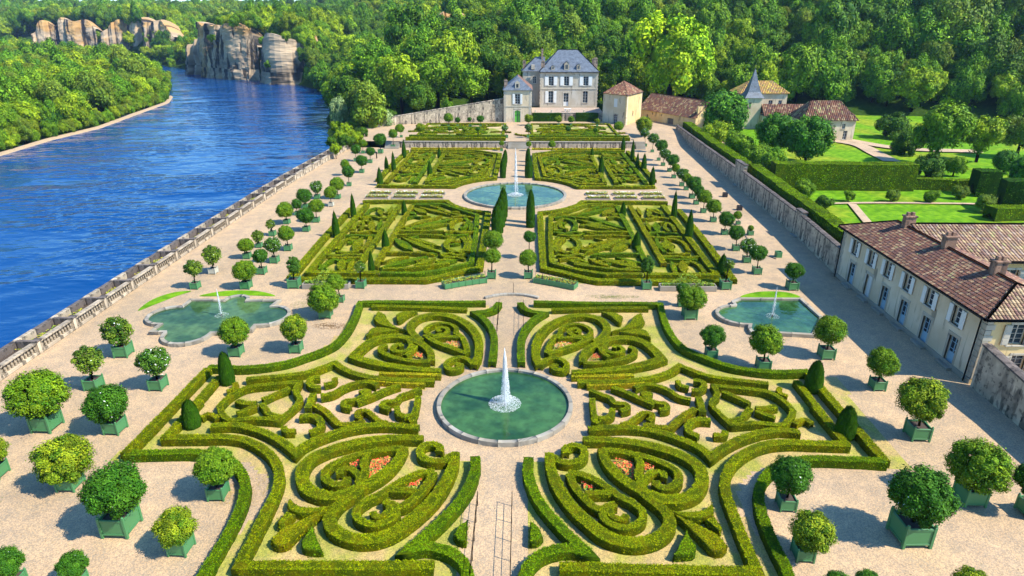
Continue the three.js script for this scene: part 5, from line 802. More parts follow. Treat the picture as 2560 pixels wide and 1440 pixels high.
// ---------- river balustrade: inner balustrade, planted trough, outer wall ----------
{
  const X = (z) => z > -60 ? -36.95 : lerp(-36.95, -34.3, step(-55, -125, z) * .9 + .1 * clamp((-55 - z) / 70)), bay = 4.3; let k = 0;
  const bal = new THREE.LatheGeometry([[.001, 0], [.085, 0], [.085, .06], [.05, .1], [.085, .22], [.075, .3], [.045, .42], [.05, .5], [.075, .53], [.075, .58], [.001, .58]].map((p) => new THREE.Vector2(...p)), 7);
  bal.setAttribute('color', new THREE.BufferAttribute(new Float32Array(bal.attributes.position.count * 3).fill(1), 3)); { const u = bal.attributes.uv; for (let i = 0; i < u.count; i++) u.setXY(i, u.getX(i) * .5, bal.attributes.position.getY(i)); }
  for (let z = 10; z > -117; z -= bay, k++) {
    const x = X(z), xb = X(z - bay), turn = Math.atan2(bay, xb - x), F = { x, z, turn }, near = z > -64;
    const t = thing('balustrade_bay', `${k < 20 ? ORD[k] : 'remote ' + ORD[k - 20]} bay of the river balustrade counted from the viewer`, 'balustrade', 'river balustrade bays');
    const c = (s) => .78 + .4 * hash(k, s, 17);
    put(part(t, 'pier', box(0, 0, 0, .5, 1.04, .5, .03, c(1)), M.stone), F); put(part(t, 'pier_cap', box(0, 1.04, 0, .62, .12, .62, .03, c(2)), M.darkStone), F);
    for (let q = 0; q < 3; q++) { put(part(t, 'coping_stone', box(.25 + (bay - .5) * (q + .5) / 3, .86 + .01 * hash(q, k, 3), 0, (bay - .5) / 3 - .02, .15, .46, .03, c(3 + q)), M.stone), F); }
    put(part(t, 'plinth', box(bay / 2, 0, 0, bay - .5, .26, .4, .02, c(7)), M.stone), F);
    if (near) {
      put(part(t, 'back_panel', box(bay / 2, .26, -.11, bay - .52, .6, .08, 0, .9), M.stone), F);
      for (let b = 0; b < 11; b++) { const m = put(part(t, 'baluster', bal, M.stone), F); const u = .42 + (bay - .84) * b / 10; m.position.x += Math.cos(turn) * u; m.position.z -= Math.sin(turn) * u; m.position.y = .27; }
    } else put(part(t, 'panel', box(bay / 2, .26, 0, bay - .52, .6, .28, 0, c(8)), M.stone), F);
    // trough, cross wall and outer wall
    const o = thing('river_trough', `${k < 20 ? ORD[k] : 'remote ' + ORD[k - 20]} weedy stone trough outside the river balustrade from the viewer`, 'planter', 'stone troughs along the river');
    put(part(o, 'cross_wall', box(0, -.1, -.95, .3, 1.15, 1.3, .02, c(9)), M.darkStone), F); put(part(o, 'soil', box(bay / 2, -.1, -.95, bay - .3, .45, 1.3), M.soil), F);
    for (let q = 0; q < 2; q++) put(part(o, 'outer_wall_stone', box((bay) * (q + .5) / 2, -.3, -1.78, bay / 2 - .02, 1.28 + .05 * hash(q, k, 8), .36, .03, c(10 + q)), q ? M.darkStone : M.stone), F);
    const g = new Geo(), R = rng(500 + k); for (let i = 0; i < (near ? 260 : 90); i++) { const u = .3 + R() * (bay - .6), n = -.5 - R() * .9, d = vnoise(u * 1.5 + k * 5, n, 4); if (d < .4) continue; fuzz(g, u, .36 + R() * .35 * d, n, 0, 1, 0, near ? .09 : .16, R, 1); const e = g.c.length, y = R(); for (let m = e - 12; m < e; m += 3) { g.c[m] *= .16 + .34 * y; g.c[m + 1] *= .3 + .08 * y; g.c[m + 2] *= .03; } }
    put(part(o, 'weeds', g.build(), M.leaf), F).userData.kind = 'stuff';
  }
  const g = new Geo(); const pts = []; for (let z = 40; z > -120; z -= 4) pts.push([X(z) - 2.0, z]); for (let i = 0; i + 1 < pts.length; i++) g.face([pts[i + 1][0], -7, pts[i + 1][1]], [pts[i][0], -7, pts[i][1]], [pts[i][0], .5, pts[i][1]], [pts[i + 1][0], .5, pts[i + 1][1]]);
  solo('river_retaining_wall', g.build(), M.darkStone, 'high stone retaining wall dropping from the balustrade to the river', 'wall');
  wallRun('back_garden_wall', 'old grey wall climbing from the river corner to the green-doored pavilion', [[-34.3, -118], [-30, -122.5], [-18, -126], [-3.7, -128.5]], [1.6, 3.2, 4.8, 6.8], .6, M.stone, M.stone);
}
// ---------- green planters, troughs, railings, small things on the gravel ----------
{
  for (const s of [0, 1]) { // curved green planters at the path junction
    const P = (s ? [2.5, -23.0, 4.5, -22.1, 6.4, -21.1] : [-2.6, -22.9, -4.6, -22.1, -6.6, -21.1]), S = s ? 'house' : 'river';
    const t = thing('curved_planter', `long curved green planter with thin railing, ${S} side of the central path`, 'planter', 'curved planters at the path crossing');
    const c = path(P, .7), R = rng(70 + s), g = new Geo(), q = [];
    for (let i = 0; i + 1 < c.length; i++) { const [ax, az] = c[i], [bx, bz] = c[i + 1], L = Math.hypot(bx - ax, bz - az), turn = Math.atan2(-(bz - az), bx - ax), F = { x: ax, z: az, turn }; for (const e of [-1, 1]) put(part(t, 'side_board', box(L / 2, .06, e * .5, L + .01, .5, .05, .008), M.box), F); put(part(t, 'soil', box(L / 2, .35, 0, L, .12, .94), M.soil), F); put(part(t, 'post', box(0, 0, .52, .09, .62, .09, .01), M.box), F); put(part(t, 'post', box(0, 0, -.52, .09, .62, .09, .01), M.box), F); part(t, 'rail_upright', barGeo(new Geo(), [ax, .4, az], [ax, 1.15, az], .022).build(), M.iron); part(t, 'rail', barGeo(new Geo(), [ax, 1.05, az], [bx, 1.05, bz], .018).build(), M.iron); for (let k = 0; k < 60; k++) { const f = R(), o = (R() - .5) * .8; fuzz(g, lerp(ax, bx, f) - (bz - az) / L * o, .5 + R() * .28, lerp(az, bz, f) + (bx - ax) / L * o, 0, 1, 0, .09, R, 1); const e = g.c.length, y = R(); for (let m = e - 12; m < e; m += 3) { g.c[m] *= .1 + .35 * y; g.c[m + 1] *= .3; g.c[m + 2] *= .03; } } }
    for (const e of [0, c.length - 1]) { const a = c[e], b = c[e ? e - 1 : 1], turn = Math.atan2(-(b[1] - a[1]), b[0] - a[0]); put(part(t, 'end_board', box(0, .06, 0, .05, .5, 1.0, .008), M.box), { x: a[0], z: a[1], turn }); }
    part(t, 'bedding_leaves', g.build(), M.leaf).userData.kind = 'stuff';
  }
  for (const [x0, x1, z, lab] of [[-20.4, -15.8, -21.0, 'long stone trough with shrub behind the green-boxed trees, river side'], [14.5, 20.0, -21.0, 'long grey stone trough with a shrub, house side']]) {
    const t = thing('stone_trough', lab, 'planter'), L = x1 - x0, xc = (x0 + x1) / 2, g = new Geo(), R = rng(90 + Math.round(x0));
    for (const s of [-1, 1]) part(t, 'side_slab', box(xc, 0, z + s * .38, L, .55, .12, .03), M.kerb); for (const s of [-1, 1]) part(t, 'end_slab', box(xc + s * (L / 2 - .06), 0, z, .12, .55, .64, .03), M.kerb); part(t, 'soil', box(xc, .1, z, L - .2, .36, .62), M.soil);
    for (let k = 0; k < 700; k++) { const f = R(), m = Math.exp(-Math.pow((f - .5) * 5, 2)), x = x0 + .2 + f * (L - .4); fuzz(g, x, .5 + R() * (.25 + 1.25 * m), z + (R() - .5) * (.5 + .7 * m), R() - .5, .6, R() - .5, .085, R, 1); const e = g.c.length, y = R(); for (let q = e - 12; q < e; q += 3) { g.c[q] *= .1 + .2 * y; g.c[q + 1] *= .27 + .06 * y; g.c[q + 2] *= .03; } }
    part(t, 'foliage', g.build(), M.leaf);
  }
  // railings along the sunk edge of the central path
  for (const [x, z0, z1, lab] of [[-1.2, 16, 9.6, 'near iron path railing on the river side'], [.65, 16, 9.6, 'near iron path railing on the house side'], [-.95, -10.6, -16.2, 'far iron path railing on the river side'], [1.25, -10.6, -16.2, 'far iron path railing on the house side']]) {
    const t = thing('path_railing', lab, 'railing', 'iron railings along the central path'), n = 5; for (let i = 0; i <= n; i++) part(t, 'upright', barGeo(new Geo(), [x, 0, lerp(z0, z1, i / n)], [x, .95, lerp(z0, z1, i / n)], .02).build(), M.iron); for (const y of [.93, .5]) part(t, 'rail', barGeo(new Geo(), [x, y, z0], [x, y, z1], .016).build(), M.iron);
  }
  { // low curved stone step where the parterre path begins, with a slim post
    const t = thing('curved_step', 'low curved stone step closing the parterre path', 'step'), c = path([-2.4, -18.5, -1.2, -19.2, .2, -19.45, 1.6, -19.2, 2.7, -18.6], .75); for (let i = 0; i + 1 < c.length; i++) { const [ax, az] = c[i], [bx, bz] = c[i + 1], L = Math.hypot(bx - ax, bz - az); put(part(t, 'step_stone', box(L / 2, 0, 0, L - .015, .2, .34, .025, .8 + .3 * hash(i, 3, 3)), M.kerb), { x: ax, z: az, turn: Math.atan2(-(bz - az), bx - ax) }); }
    solo('path_post', barGeo(new Geo(), [.3, 0, -19.5], [.3, 1.25, -19.5], .03, .02).build(), M.iron, 'slim dark post standing on the curved step', 'post');
  }
  const bin = (x, z, lab, m) => { const t = thing('garden_crate', lab, 'crate'); for (const s of [-1, 1]) { part(t, 'side_board', box(x + s * .3, .04, z, .05, .6, .6, .01), m); part(t, 'side_board', box(x, .04, z + s * .3, .55, .6, .05, .01), m); } part(t, 'base', box(x, 0, z, .66, .05, .66), m); };
  bin(29.67,-30.85, 'empty green garden crate standing on the drive', M.box); bin(31.55,-57.74, 'small dark crate on the drive near the arched gate', M.iron); bin(31.41,-50.34, 'small grey bin on the drive by the garden wall', M.iron);
  const hose = new THREE.TubeGeometry(new THREE.CatmullRomCurve3([[28.82,-68.92], [28.46,-51.34], [28.58,-40.89], [28.13,-32.17], [29.16,-30.05]].map(([x, z]) => V(x, .03, z))), 60, .05, 5); solo('garden_hose', hose, M.iron, 'dark hose lying along the drive past the boxed trees', 'hose');
  { // fallen leaves, clippings and weeds lying on the gravel: some drifts, the rest scattered
    const g = new Geo(), R = rng(321), lay = (x, z, s, c) => { fuzz(g, x, .012 + .01 * R(), z, 0, 3, 0, s, R, 1); const e = g.c.length; for (let q = e - 12; q < e; q += 3) { g.c[q] *= c[0]; g.c[q + 1] *= c[1]; g.c[q + 2] *= c[2]; } }, DRY = [.16, .09, .04], GREEN = [.14, .17, .03], TAN = [.34, .24, .10];
    for (const [x, z, rx, rz, n, c] of [[-15.37,-12.39, 1.5, .7, 420, DRY], [9.7,-19.18, 2.6, .5, 420, GREEN], [33.46,-24.79, 1.0, 1.2, 260, DRY], [-13.64,8.55, .9, 1.6, 200, TAN], [-15.01,8.9, .8, .9, 240, TAN], [29.9,-4.09, .6, .4, 120, DRY], [-18.72,-17.01, 1.6, 1.2, 260, GREEN], [15.75,-24.73, 2, 1, 120, DRY]]) for (let i = 0; i < n; i++) { const a = R() * 6.283, q = Math.pow(R(), .7); lay(x + Math.cos(a) * rx * q, z + Math.sin(a) * rz * q, .03 + .035 * R(), c); }
    for (let i = 0; i < 5200; i++) { const x = -36 + R() * 69, z = -50 + R() * 70; if (fbm(x * .25, z * .25, 61, 3) < .5) continue; lay(x, z, .018 + .03 * R(), [DRY, TAN, TAN, GREEN][Math.floor(R() * 4)]); }
    solo('fallen_leaves', g.build(), M.leaf, 'dry leaves and clippings scattered on the gravel walks', 'leaves').userData.kind = 'stuff';
  }
  // small trestle figures seen far down the river alley
  const tw = thing('watering_post', 'little dark post on the river alley near the far boxed trees', 'post'), [px, pz] = [-27.1,-86.57]; part(tw, 'post', barGeo(new Geo(), [px, 0, pz], [px, 1.1, pz], .12, .08).build(), M.iron); part(tw, 'cap', box(px, 1.1, pz, .3, .15, .3, .03), M.iron);
}

// ---------- crowns ----------
function crownGeo(o) { // unit crown: leaves on clumps spread through the volume
  const g = new Geo(), R = rng(o.seed), { K = 26, n = 2600, leaf = .08, sy = 1, rough = .3, tone = [.12, .28, .03], tone2 = tone, flower = 0, core = .72, fill = .8 } = o, cl = [];
  if (o.lobes) for (let i = 0; i < o.lobes; i++) { // big uneven lobes, each of several clumps
    const yy = lerp(-.75, .85, (i + .5) / o.lobes) + (R() - .5) * (o.lobes > 20 ? .1 : .3), a = i * 2.39996 + R(), q = Math.sqrt(Math.max(.05, 1 - yy * yy)), lr = (o.lobes > 20 ? .26 : .30) + (o.lobes > 20 ? .12 : .22) * R(), ld = (1 - lr) * (1 - rough * R()), L = [Math.cos(a) * q * ld, yy * ld * sy, Math.sin(a) * q * ld], tn = .72 + .56 * R(), m = Math.round(K / o.lobes);
    for (let k = 0; k < m; k++) { const u = 2 * R() - 1, b = R() * 6.283, w = Math.sqrt(1 - u * u), rc = (o.rc ?? .3) * (.5 + .7 * R()), d = Math.max(0, lr - rc * .5); cl.push([L[0] + Math.cos(b) * w * d, L[1] + u * d, L[2] + Math.sin(b) * w * d, rc, tn * (.85 + .3 * R()), R()]); }
  } else for (let i = 0; i < K; i++) {
    const y = 1 - 2 * (i + .5) / K, a = i * 2.39996 + R() * .9, q = Math.sqrt(Math.max(0, 1 - y * y)), rc = (o.rc ?? .36) * (.6 + .8 * R()), d = (1 - rc) * (1 - rough * R());
    cl.push([Math.cos(a) * q * d, y * d * sy, Math.sin(a) * q * d, rc, .75 + .5 * R(), R()]);
  }
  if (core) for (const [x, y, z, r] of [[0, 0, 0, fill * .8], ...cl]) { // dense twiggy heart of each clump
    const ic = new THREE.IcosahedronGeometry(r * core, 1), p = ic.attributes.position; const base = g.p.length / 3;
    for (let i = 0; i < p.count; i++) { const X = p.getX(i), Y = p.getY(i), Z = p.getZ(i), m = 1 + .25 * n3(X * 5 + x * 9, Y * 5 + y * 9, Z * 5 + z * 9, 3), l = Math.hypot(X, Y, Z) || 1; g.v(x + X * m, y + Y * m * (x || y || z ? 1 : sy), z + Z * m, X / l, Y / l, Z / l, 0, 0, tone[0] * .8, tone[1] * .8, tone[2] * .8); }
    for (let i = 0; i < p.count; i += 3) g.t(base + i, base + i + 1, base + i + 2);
  }
  let made = 0, guard = 0;
  while (made < n && guard++ < n * 6) {
    const c = cl[Math.floor(R() * cl.length)], u = 2 * R() - 1, a = R() * 6.2832, q = Math.sqrt(1 - u * u), d = [Math.cos(a) * q, u, Math.sin(a) * q], r = c[3] * (.7 + .42 * R() + (R() < .16 ? .34 * R() + .1 : 0)), x = c[0] + d[0] * r, y = c[1] + d[1] * r, z = c[2] + d[2] * r;
    const rad = Math.hypot(x, y / sy, z); if (rad < .5 && R() < .85) continue;
    let deep = false; for (const e of cl) if (e !== c && Math.hypot(x - e[0], y - e[1], z - e[2]) < e[3] * .72) { deep = true; break; } if (deep) continue;
    const nx = d[0] * .5 + x / (rad + .01) * .4 + (R() - .5) * 1.3, ny = d[1] * .5 + y / (rad + .01) * .3 + .3 + (R() - .5) * 1.3, nz = d[2] * .5 + z / (rad + .01) * .4 + (R() - .5) * 1.3, nl = Math.hypot(nx, ny, nz) || 1, N = [nx / nl, ny / nl, nz / nl];
    let t = [R() - .5, R() - .5, R() - .5]; const dt = t[0] * N[0] + t[1] * N[1] + t[2] * N[2]; t = t.map((v, i) => v - N[i] * dt); const tl = Math.hypot(...t) || 1; t = t.map((v) => v / tl);
    const b = [N[1] * t[2] - N[2] * t[1], N[2] * t[0] - N[0] * t[2], N[0] * t[1] - N[1] * t[0]], s = leaf * (.6 + .8 * R()), w = s * .5, fl = R() < flower, k = c[4] * (.65 + .7 * R()), T = fl ? [.8, .78, .72] : mix(tone, tone2, clamp(c[5] * .7 + R() * .5 - .2)).map((v) => v * k);
    const P = (f, h, e) => g.v(x + t[0] * f * s + b[0] * h * w + N[0] * e * s, y + t[1] * f * s + b[1] * h * w + N[1] * e * s, z + t[2] * f * s + b[2] * h * w + N[2] * e * s, N[0], N[1], N[2], 0, 0, T[0], T[1], T[2]);
    g.q(P(-1, 0, -.15), P(0, -1, .1), P(1, 0, -.15), P(0, 1, .1)); made++;
  }
  return g.build();
}
const trunkGeo = (() => { const g = new Geo(); barGeo(g, [0, 0, 0], [.02, .5, .01], 1, .8, 8); barGeo(g, [.02, .5, .01], [0, 1, 0], .8, .62, 8); return g.build(); })(); // scaled per tree: x,z radius, y height
const limbGeo = (() => { const g = new Geo(), R = rng(5); barGeo(g, [0, -1, 0], [0, -.35, 0], .075, .06, 7); for (let i = 0; i < 7; i++) { const a = i * .9 + R(), q = .5 + .3 * R(); const m = [Math.cos(a) * q * .5, -.15 + .2 * R(), Math.sin(a) * q * .5]; barGeo(g, [0, -.45 + .1 * R(), 0], m, .045, .028, 5); barGeo(g, m, [Math.cos(a + .3) * q, .2 + .3 * R(), Math.sin(a + .3) * q], .028, .012, 5); } return g.build(); })();

// ---------- boxed orange trees ----------
const boxBody = (() => { const g = new Geo(); for (const [x, z, w, d] of [[0, .46, .86, .05], [0, -.46, .86, .05], [.46, 0, .05, .86], [-.46, 0, .05, .86]]) { boxGeo(g, x, .12, z, w, .74, d, .008, 1); boxGeo(g, x * 1.055, .14, z * 1.055, w, .08, d * .9, .008, .85); boxGeo(g, x * 1.055, .76, z * 1.055, w, .09, d * .9, .008, .9); } boxGeo(g, 0, .12, 0, .88, .06, .88); return g.build(); })();
const postGeo = (() => { const g = new Geo(); boxGeo(g, 0, 0, 0, .105, .93, .105, .012); const s = new THREE.SphereGeometry(.055, 8, 6); const base = g.p.length / 3, p = s.attributes.position, n = s.attributes.normal; for (let i = 0; i < p.count; i++) g.v(p.getX(i), p.getY(i) + .97, p.getZ(i), n.getX(i), n.getY(i), n.getZ(i)); for (const i of s.index.array) g.i.push(base + i); return g.build(); })();
const soilGeo = box(0, .7, 0, .88, .06, .88);
const CR = [
  crownGeo({ seed: 11, K: 58, n: 14000, leaf: .041, rc: .25, rough: .24, core: .55, tone: [.044, .126, .004], tone2: [.207, .296, .007] }),
  crownGeo({ seed: 12, K: 52, n: 13000, leaf: .043, rc: .26, rough: .3, core: .55, tone: [.022, .085, .004], tone2: [.081, .200, .009], flower: .003 }),
  crownGeo({ seed: 13, K: 30, n: 4200, leaf: .066, rc: .25, rough: .4, core: .4, fill: .5, tone: [.037, .104, .007], tone2: [.163, .222, .015], flower: .012 }),
  crownGeo({ seed: 14, K: 54, n: 14000, leaf: .041, rc: .25, rough: .28, core: .55, tone: [.052, .133, .004], tone2: [.281, .311, .009] }),
  crownGeo({ seed: 15, K: 36, n: 5200, leaf: .062, rc: .26, rough: .34, core: .5, tone: [.033, .104, .007], tone2: [.104, .192, .015], flower: .03 }),
  crownGeo({ seed: 16, K: 40, n: 5200, leaf: .062, rc: .26, rough: .2, sy: 1.75, tone: [.030, .089, .007], tone2: [.089, .178, .011] }),
];
function pottedTree([x, z, bw, cy, cr, dx, h], v, label, group, old) {
  const t = thing('potted_tree', label, 'potted tree', group), R = rng(Math.round((x + 99) * 131 + (z + 999) * 17)), s = cr / 1.06;
  t.position.set(x, h, z); t.rotation.y = (R() - .5) * .12;
  const pb = part(t, 'planter_box', boxBody, old ? M.boxOld : M.box); pb.scale.setScalar(bw);
  for (const [a, b] of [[1, 1], [1, -1], [-1, 1], [-1, -1]]) { const p = part(pb, 'corner_post', postGeo, old ? M.boxOld : M.box); p.position.set(a * .47, 0, b * .47); }
  part(pb, 'soil', soilGeo, M.soil);
  const th = Math.max(.3, cy - .6 * bw), tr = part(t, 'trunk', trunkGeo, M.bark); tr.position.set(0, .7 * bw, 0); tr.scale.set(.055 * bw + .02, th, .055 * bw + .02); tr.rotation.z = -Math.atan2(dx * .8, th);
  if (v === 2 || v === 4) { const b = part(t, 'branches', limbGeo, M.bark); b.position.set(dx, cy, 0); b.scale.setScalar(s); }
  const f = part(t, 'foliage', CR[v], M.leaf); f.position.set(dx, cy + .04 * cr, 0); f.scale.set(s * (.95 + .1 * R()), s * (.84 + .12 * R()), s * (.95 + .1 * R())); f.rotation.y = R() * 6.28;
  return t;
}
const ROWS = [
  ['on the near river-side gravel', 'boxed trees of the near river-side gravel', [
    [[-29.29,2.88,1.28,2.53,1.88,-0.02,0], 0], [[-24.72,3.14,1,2.02,1.48,-0.11,0], 1], [[-29.31,-2,0.94,2.27,1.19,0.08,0], 2], [[-24.72,-2.07,0.94,2.11,1.29,0.03,0], 4], [[-30.04,-6.91,1.06,2.08,1.42,-0.1,0], 2], [[-21.23,-7.11,0.89,2.06,1.3,0.08,0], 0], [[-16.72,-7.75,0.85,2.05,1.28,0.01,0], 3], [[-16.24,-14.28,1,1.8,1.68,-0.07,0], 0],
    [[-24.12,8.43,1.02,1.81,1.63,-0.04,0], 3], [[-19.32,11.65,1.34,2.51,1.7,0.14,0], 1], [[-15.57,13.01,0.92,1.46,1.16,-0.05,0], 3], [[-15.47,9.09,0.89,2.03,1.27,0.12,0], 0], [[-22.13,15.46,0.86,1.56,0.86,0.04,0], 1], [[-19.32,15.25,0.72,1.3,0.76,0.11,0], 1], [[-29,7.55,0.9,1.63,1.04,0.01,0], 3], [[-15.83,-17.63,0.65,1.93,1.02,-0.33,0], 0]]],
  ['in the river alley', 'boxed trees of the river alley', [
    [[-25.95,-20.77,0.87,1.86,1.23,0.02,0], 0], [[-25.9,-24.73,0.79,1.94,0.93,0.07,0], 1], [[-25.78,-28.09,0.79,1.98,1.08,-0.02,0], 4], [[-29.33,-29.41,0.73,1.52,0.97,0.02,0], 0], [[-25.7,-32.18,0.76,2.04,1.14,-0.07,0], 0], [[-29.43,-33.19,0.62,1.32,0.9,-0.05,0], 2], [[-29.49,-37.61,0.7,1.43,0.76,-0.11,0], 2], [[-25.9,-39.49,0.75,2.02,1.19,0.04,0], 1], [[-29.47,-42.69,0.7,1.84,1.29,-0.07,0], 0], [[-25.85,-43.49,0.74,2.17,1.12,0.15,0], 0],
    [[-29.47,-46.77,0.6,1.54,0.84,0.06,0], 1], [[-29.49,-50.48,0.67,1.71,1.26,-0.05,0], 1], [[-26.12,-51.39,0.67,2.01,1.07,0.08,0], 0, 1], [[-29.38,-55.64,0.75,1.73,1.12,0.04,0], 4], [[-26.3,-55.67,0.7,2.21,1.3,0.03,0], 0], [[-26.68,-63.75,0.66,2.32,1.18,0.02,0], 1], [[-28.73,-71.28,0.59,2,0.95,-0.42,0], 0], [[-26.93,-73.59,0.72,2.1,1.18,0.11,0], 1], [[-27.39,-82.26,0.71,2.1,1.08,0.18,0], 1], [[-30.44,-83.69,0.66,2.27,1.17,0.22,0], 1]]],
  ['at the river alley end', 'boxed trees at the far end of the river alley', [
    [[-27.43,-91.93,0.89,2.79,1.48,0.06,0], 1], [[-30.96,-91.76,0.63,2.02,1.04,0.11,0], 0], [[-25.95,-97.76,0.86,2.98,1.12,0.06,0], 0], [[-25.21,-103.37,0.55,1.92,1.21,-0.26,1.3], 0], [[-21.07,-102.41,0.61,2.24,1.2,0.25,1.3], 3], [[-30.92,-20.63,0.74,2.13,1.01,0.09,0], 2], [[-31,-24.73,0.72,2,1.2,0.13,0], 2, 1]]],
  ['along the house-side drive', 'boxed trees along the house-side drive', [
    [[25.52,-25.58,0.79,2.24,1.07,-0.09,0], 1], [[25.57,-29.05,0.76,1.85,1.04,-0.06,0], 4], [[25.62,-33.01,0.72,2.1,1.09,-0.18,0], 1], [[29.18,-38.87,0.62,0.89,0.44,-0.03,0], 0], [[26.04,-39.01,0.7,1.95,1.15,0.04,0], 1], [[29.08,-43.38,0.49,1.22,0.7,-0.2,0], 0], [[26.17,-44.52,0.7,2.07,1.17,-0.11,0], 0], [[26.01,-48.91,0.65,2.23,1.2,-0.01,0], 0], [[26.12,-53.32,0.64,1.92,0.97,0.26,0], 1], [[26.38,-56.8,0.75,2.21,1.3,0.08,0], 1],
    [[26.72,-61.96,0.64,1.83,0.93,0,0], 0], [[26.64,-64.63,0.66,1.94,1.15,0,0], 4], [[26.61,-70.37,0.64,1.7,0.87,0.24,0], 0], [[26.94,-75.44,0.67,2.05,1.33,0.43,0], 1], [[26.85,-80.57,0.64,2.21,1.2,0.15,0], 4], [[26.99,-85.38,0.6,2.82,1.36,0.34,0], 1], [[27.38,-94,0.58,2.75,1.33,0.06,0], 4], [[27.05,-100.44,0.67,2.87,1.18,-0.26,0], 4], [[27.66,-109.04,0.64,3.29,2.14,0.42,0], 3]]],
  ['on the near house-side gravel', 'boxed trees of the near house-side gravel', [
    [[20.68,11.61,1.44,2.67,1.74,0.02,0], 1], [[25.5,8.76,1.15,2.3,1.7,0,0], 0], [[25.95,2.93,1.1,2.7,1.62,-0.21,0], 3], [[26.43,-2.88,0.85,2.13,1.26,0.01,0], 0], [[24.81,-7.46,0.98,2.36,1.35,-0.1,0], 0], [[19.29,-5.6,0.9,2.41,1.39,-0.07,0], 0], [[15.89,-7.43,0.81,1.79,1.11,-0.02,0], 1], [[15.92,-14.61,1.11,1.89,1.4,0.1,0], 0], [[15.34,9.44,0.84,2.05,1.26,0.02,0], 1], [[14.84,12.91,0.85,1.54,1.17,0.22,0], 3],
    [[27.53,-21.37,0.92,1.93,1.05,-0.04,0], 1], [[15.06,15.92,0.83,1.35,0.78,-0.09,0], 1], [[16.5,15.64,0.7,1.32,0.65,-0.12,0], 1], [[21.09,15.72,0.83,1.31,0.88,-0.21,0], 3], [[28.1,9.75,0.99,2.22,1.03,-0.48,0], 1], [[15.84,-17.17,0.7,1.7,0.73,-0.03,0], 1]]],
  ['before the nearer box panels', 'boxed trees before the nearer box panels', [
    [[-21.32,-21.13,1.05,2.25,0.78,0.18,0], 5], [[-14.73,-21.15,0.84,2.12,0.7,0.06,0], 2], [[-1.98,-23.91,0.84,2.37,1.01,0.09,0], 0], [[-1.99,-28.95,0.69,2.42,1.34,-0.07,0], 0], [[1.77,-23.97,0.84,2.16,1.09,-0.06,0], 0], [[1.86,-29.62,0.63,2.58,0.83,0.06,0], 1], [[13.31,-21.31,0.86,2.48,0.74,-0.01,0], 5], [[21.05,-21.47,0.93,2.47,0.66,0.08,0], 2]]],
  ['on the front of the upper terrace', 'boxed trees on the front of the upper terrace', [
    [[-14.56,-102,0.61,2.06,0.6,0.05,1.3], 1], [[-11.43,-101.54,0.61,2.05,0.68,0.21,1.3], 3], [[-8.42,-102.62,0.61,1.9,0.6,-0.15,1.3], 1], [[-2.42,-103.28,0.68,2.07,0.86,-0.35,1.3], 4], [[2.33,-103.35,0.68,2.16,0.95,-0.02,1.3], 4], [[10.87,-103.5,0.68,1.9,0.69,-0.04,1.3], 1], [[16.83,-103.53,0.55,1.66,0.6,-0.06,1.3], 1], [[21.92,-103.68,0.68,2.49,1.29,-0.2,1.3], 0]]],
  ['at the back of the upper terrace', 'boxed trees at the back of the upper terrace', [
    [[-16.63,-118.67,0.6,2.19,1.33,0.05,1.3], 0], [[-14.5,-119.32,0.53,1.56,0.81,0.03,1.3], 1], [[-11.43,-119.37,0.53,1.74,0.67,-0.17,1.3], 1], [[-9,-118.76,0.53,1.92,1.05,0.02,1.3], 1], [[2.46,-121.56,0.54,1.67,1.26,-0.01,1.3], 3], [[9.72,-121.68,0.54,1.48,1.06,-0.03,1.3], 3], [[12.82,-121.73,0.54,1.48,0.97,-0.04,1.3], 0], [[18.98,-120.52,0.53,1.19,0.82,-0.03,1.3], 3], [[7.09,-92.79,0.57,1.79,0.88,-0.11,0], 0], [[2.36,-94.88,0.52,1.42,0.69,-0.01,0], 0], [[-3.2,-94.79,0.52,1.58,0.65,0,0], 0]]],
];
const LOOK = ['bright round', 'dark dense', 'loose open', 'yellow-tipped', 'white-flowering', 'spindle-shaped'];
for (const [where, group, list] of ROWS) list.map((e) => e).sort((a, b) => b[0][1] - a[0][1]).forEach((e, i) => pottedTree(e[0], e[1], `${LOOK[e[1]]} tree in ${e[2] ? 'pale' : 'green'} box, ${ORD[i]} from viewer ${where}`, group, e[2]));

// ---------- clipped cones and cypresses ----------
function coneGeo(seed, prof, dens, mat) {
  const g = new Geo(), R = rng(seed), rows = [], S = 14, N = prof.length; // unit height, unit radius
  for (let j = 0; j < N; j++) { const row = []; for (let k = 0; k <= S; k++) { const a = k / S * 6.2832, m = 1 + .10 * n3(Math.cos(a) * 2.2, prof[j][1] * 9, Math.sin(a) * 2.2, seed), r = prof[j][0] * m, t = .85 + .3 * vnoise(k, j, seed); row.push(g.v(Math.cos(a) * r, prof[j][1], Math.sin(a) * r, Math.cos(a), .25, Math.sin(a), k * .3, prof[j][1] * 2, t)); } rows.push(row); }
  for (let j = 0; j + 1 < N; j++) for (let k = 0; k < S; k++) g.q(rows[j][k], rows[j + 1][k], rows[j + 1][k + 1], rows[j][k + 1]);
  for (let i = 0; i < dens; i++) { const f = R(), j = Math.min(N - 2, Math.floor(f * (N - 1))), u = f * (N - 1) - j, r = lerp(prof[j][0], prof[j + 1][0], u), y = lerp(prof[j][1], prof[j + 1][1], u), a = R() * 6.2832; fuzz(g, Math.cos(a) * r * 1.02, y, Math.sin(a) * r * 1.02, Math.cos(a), .4, Math.sin(a), .10 * (.6 + .8 * R()), R, 1); }
  return g.build();
}
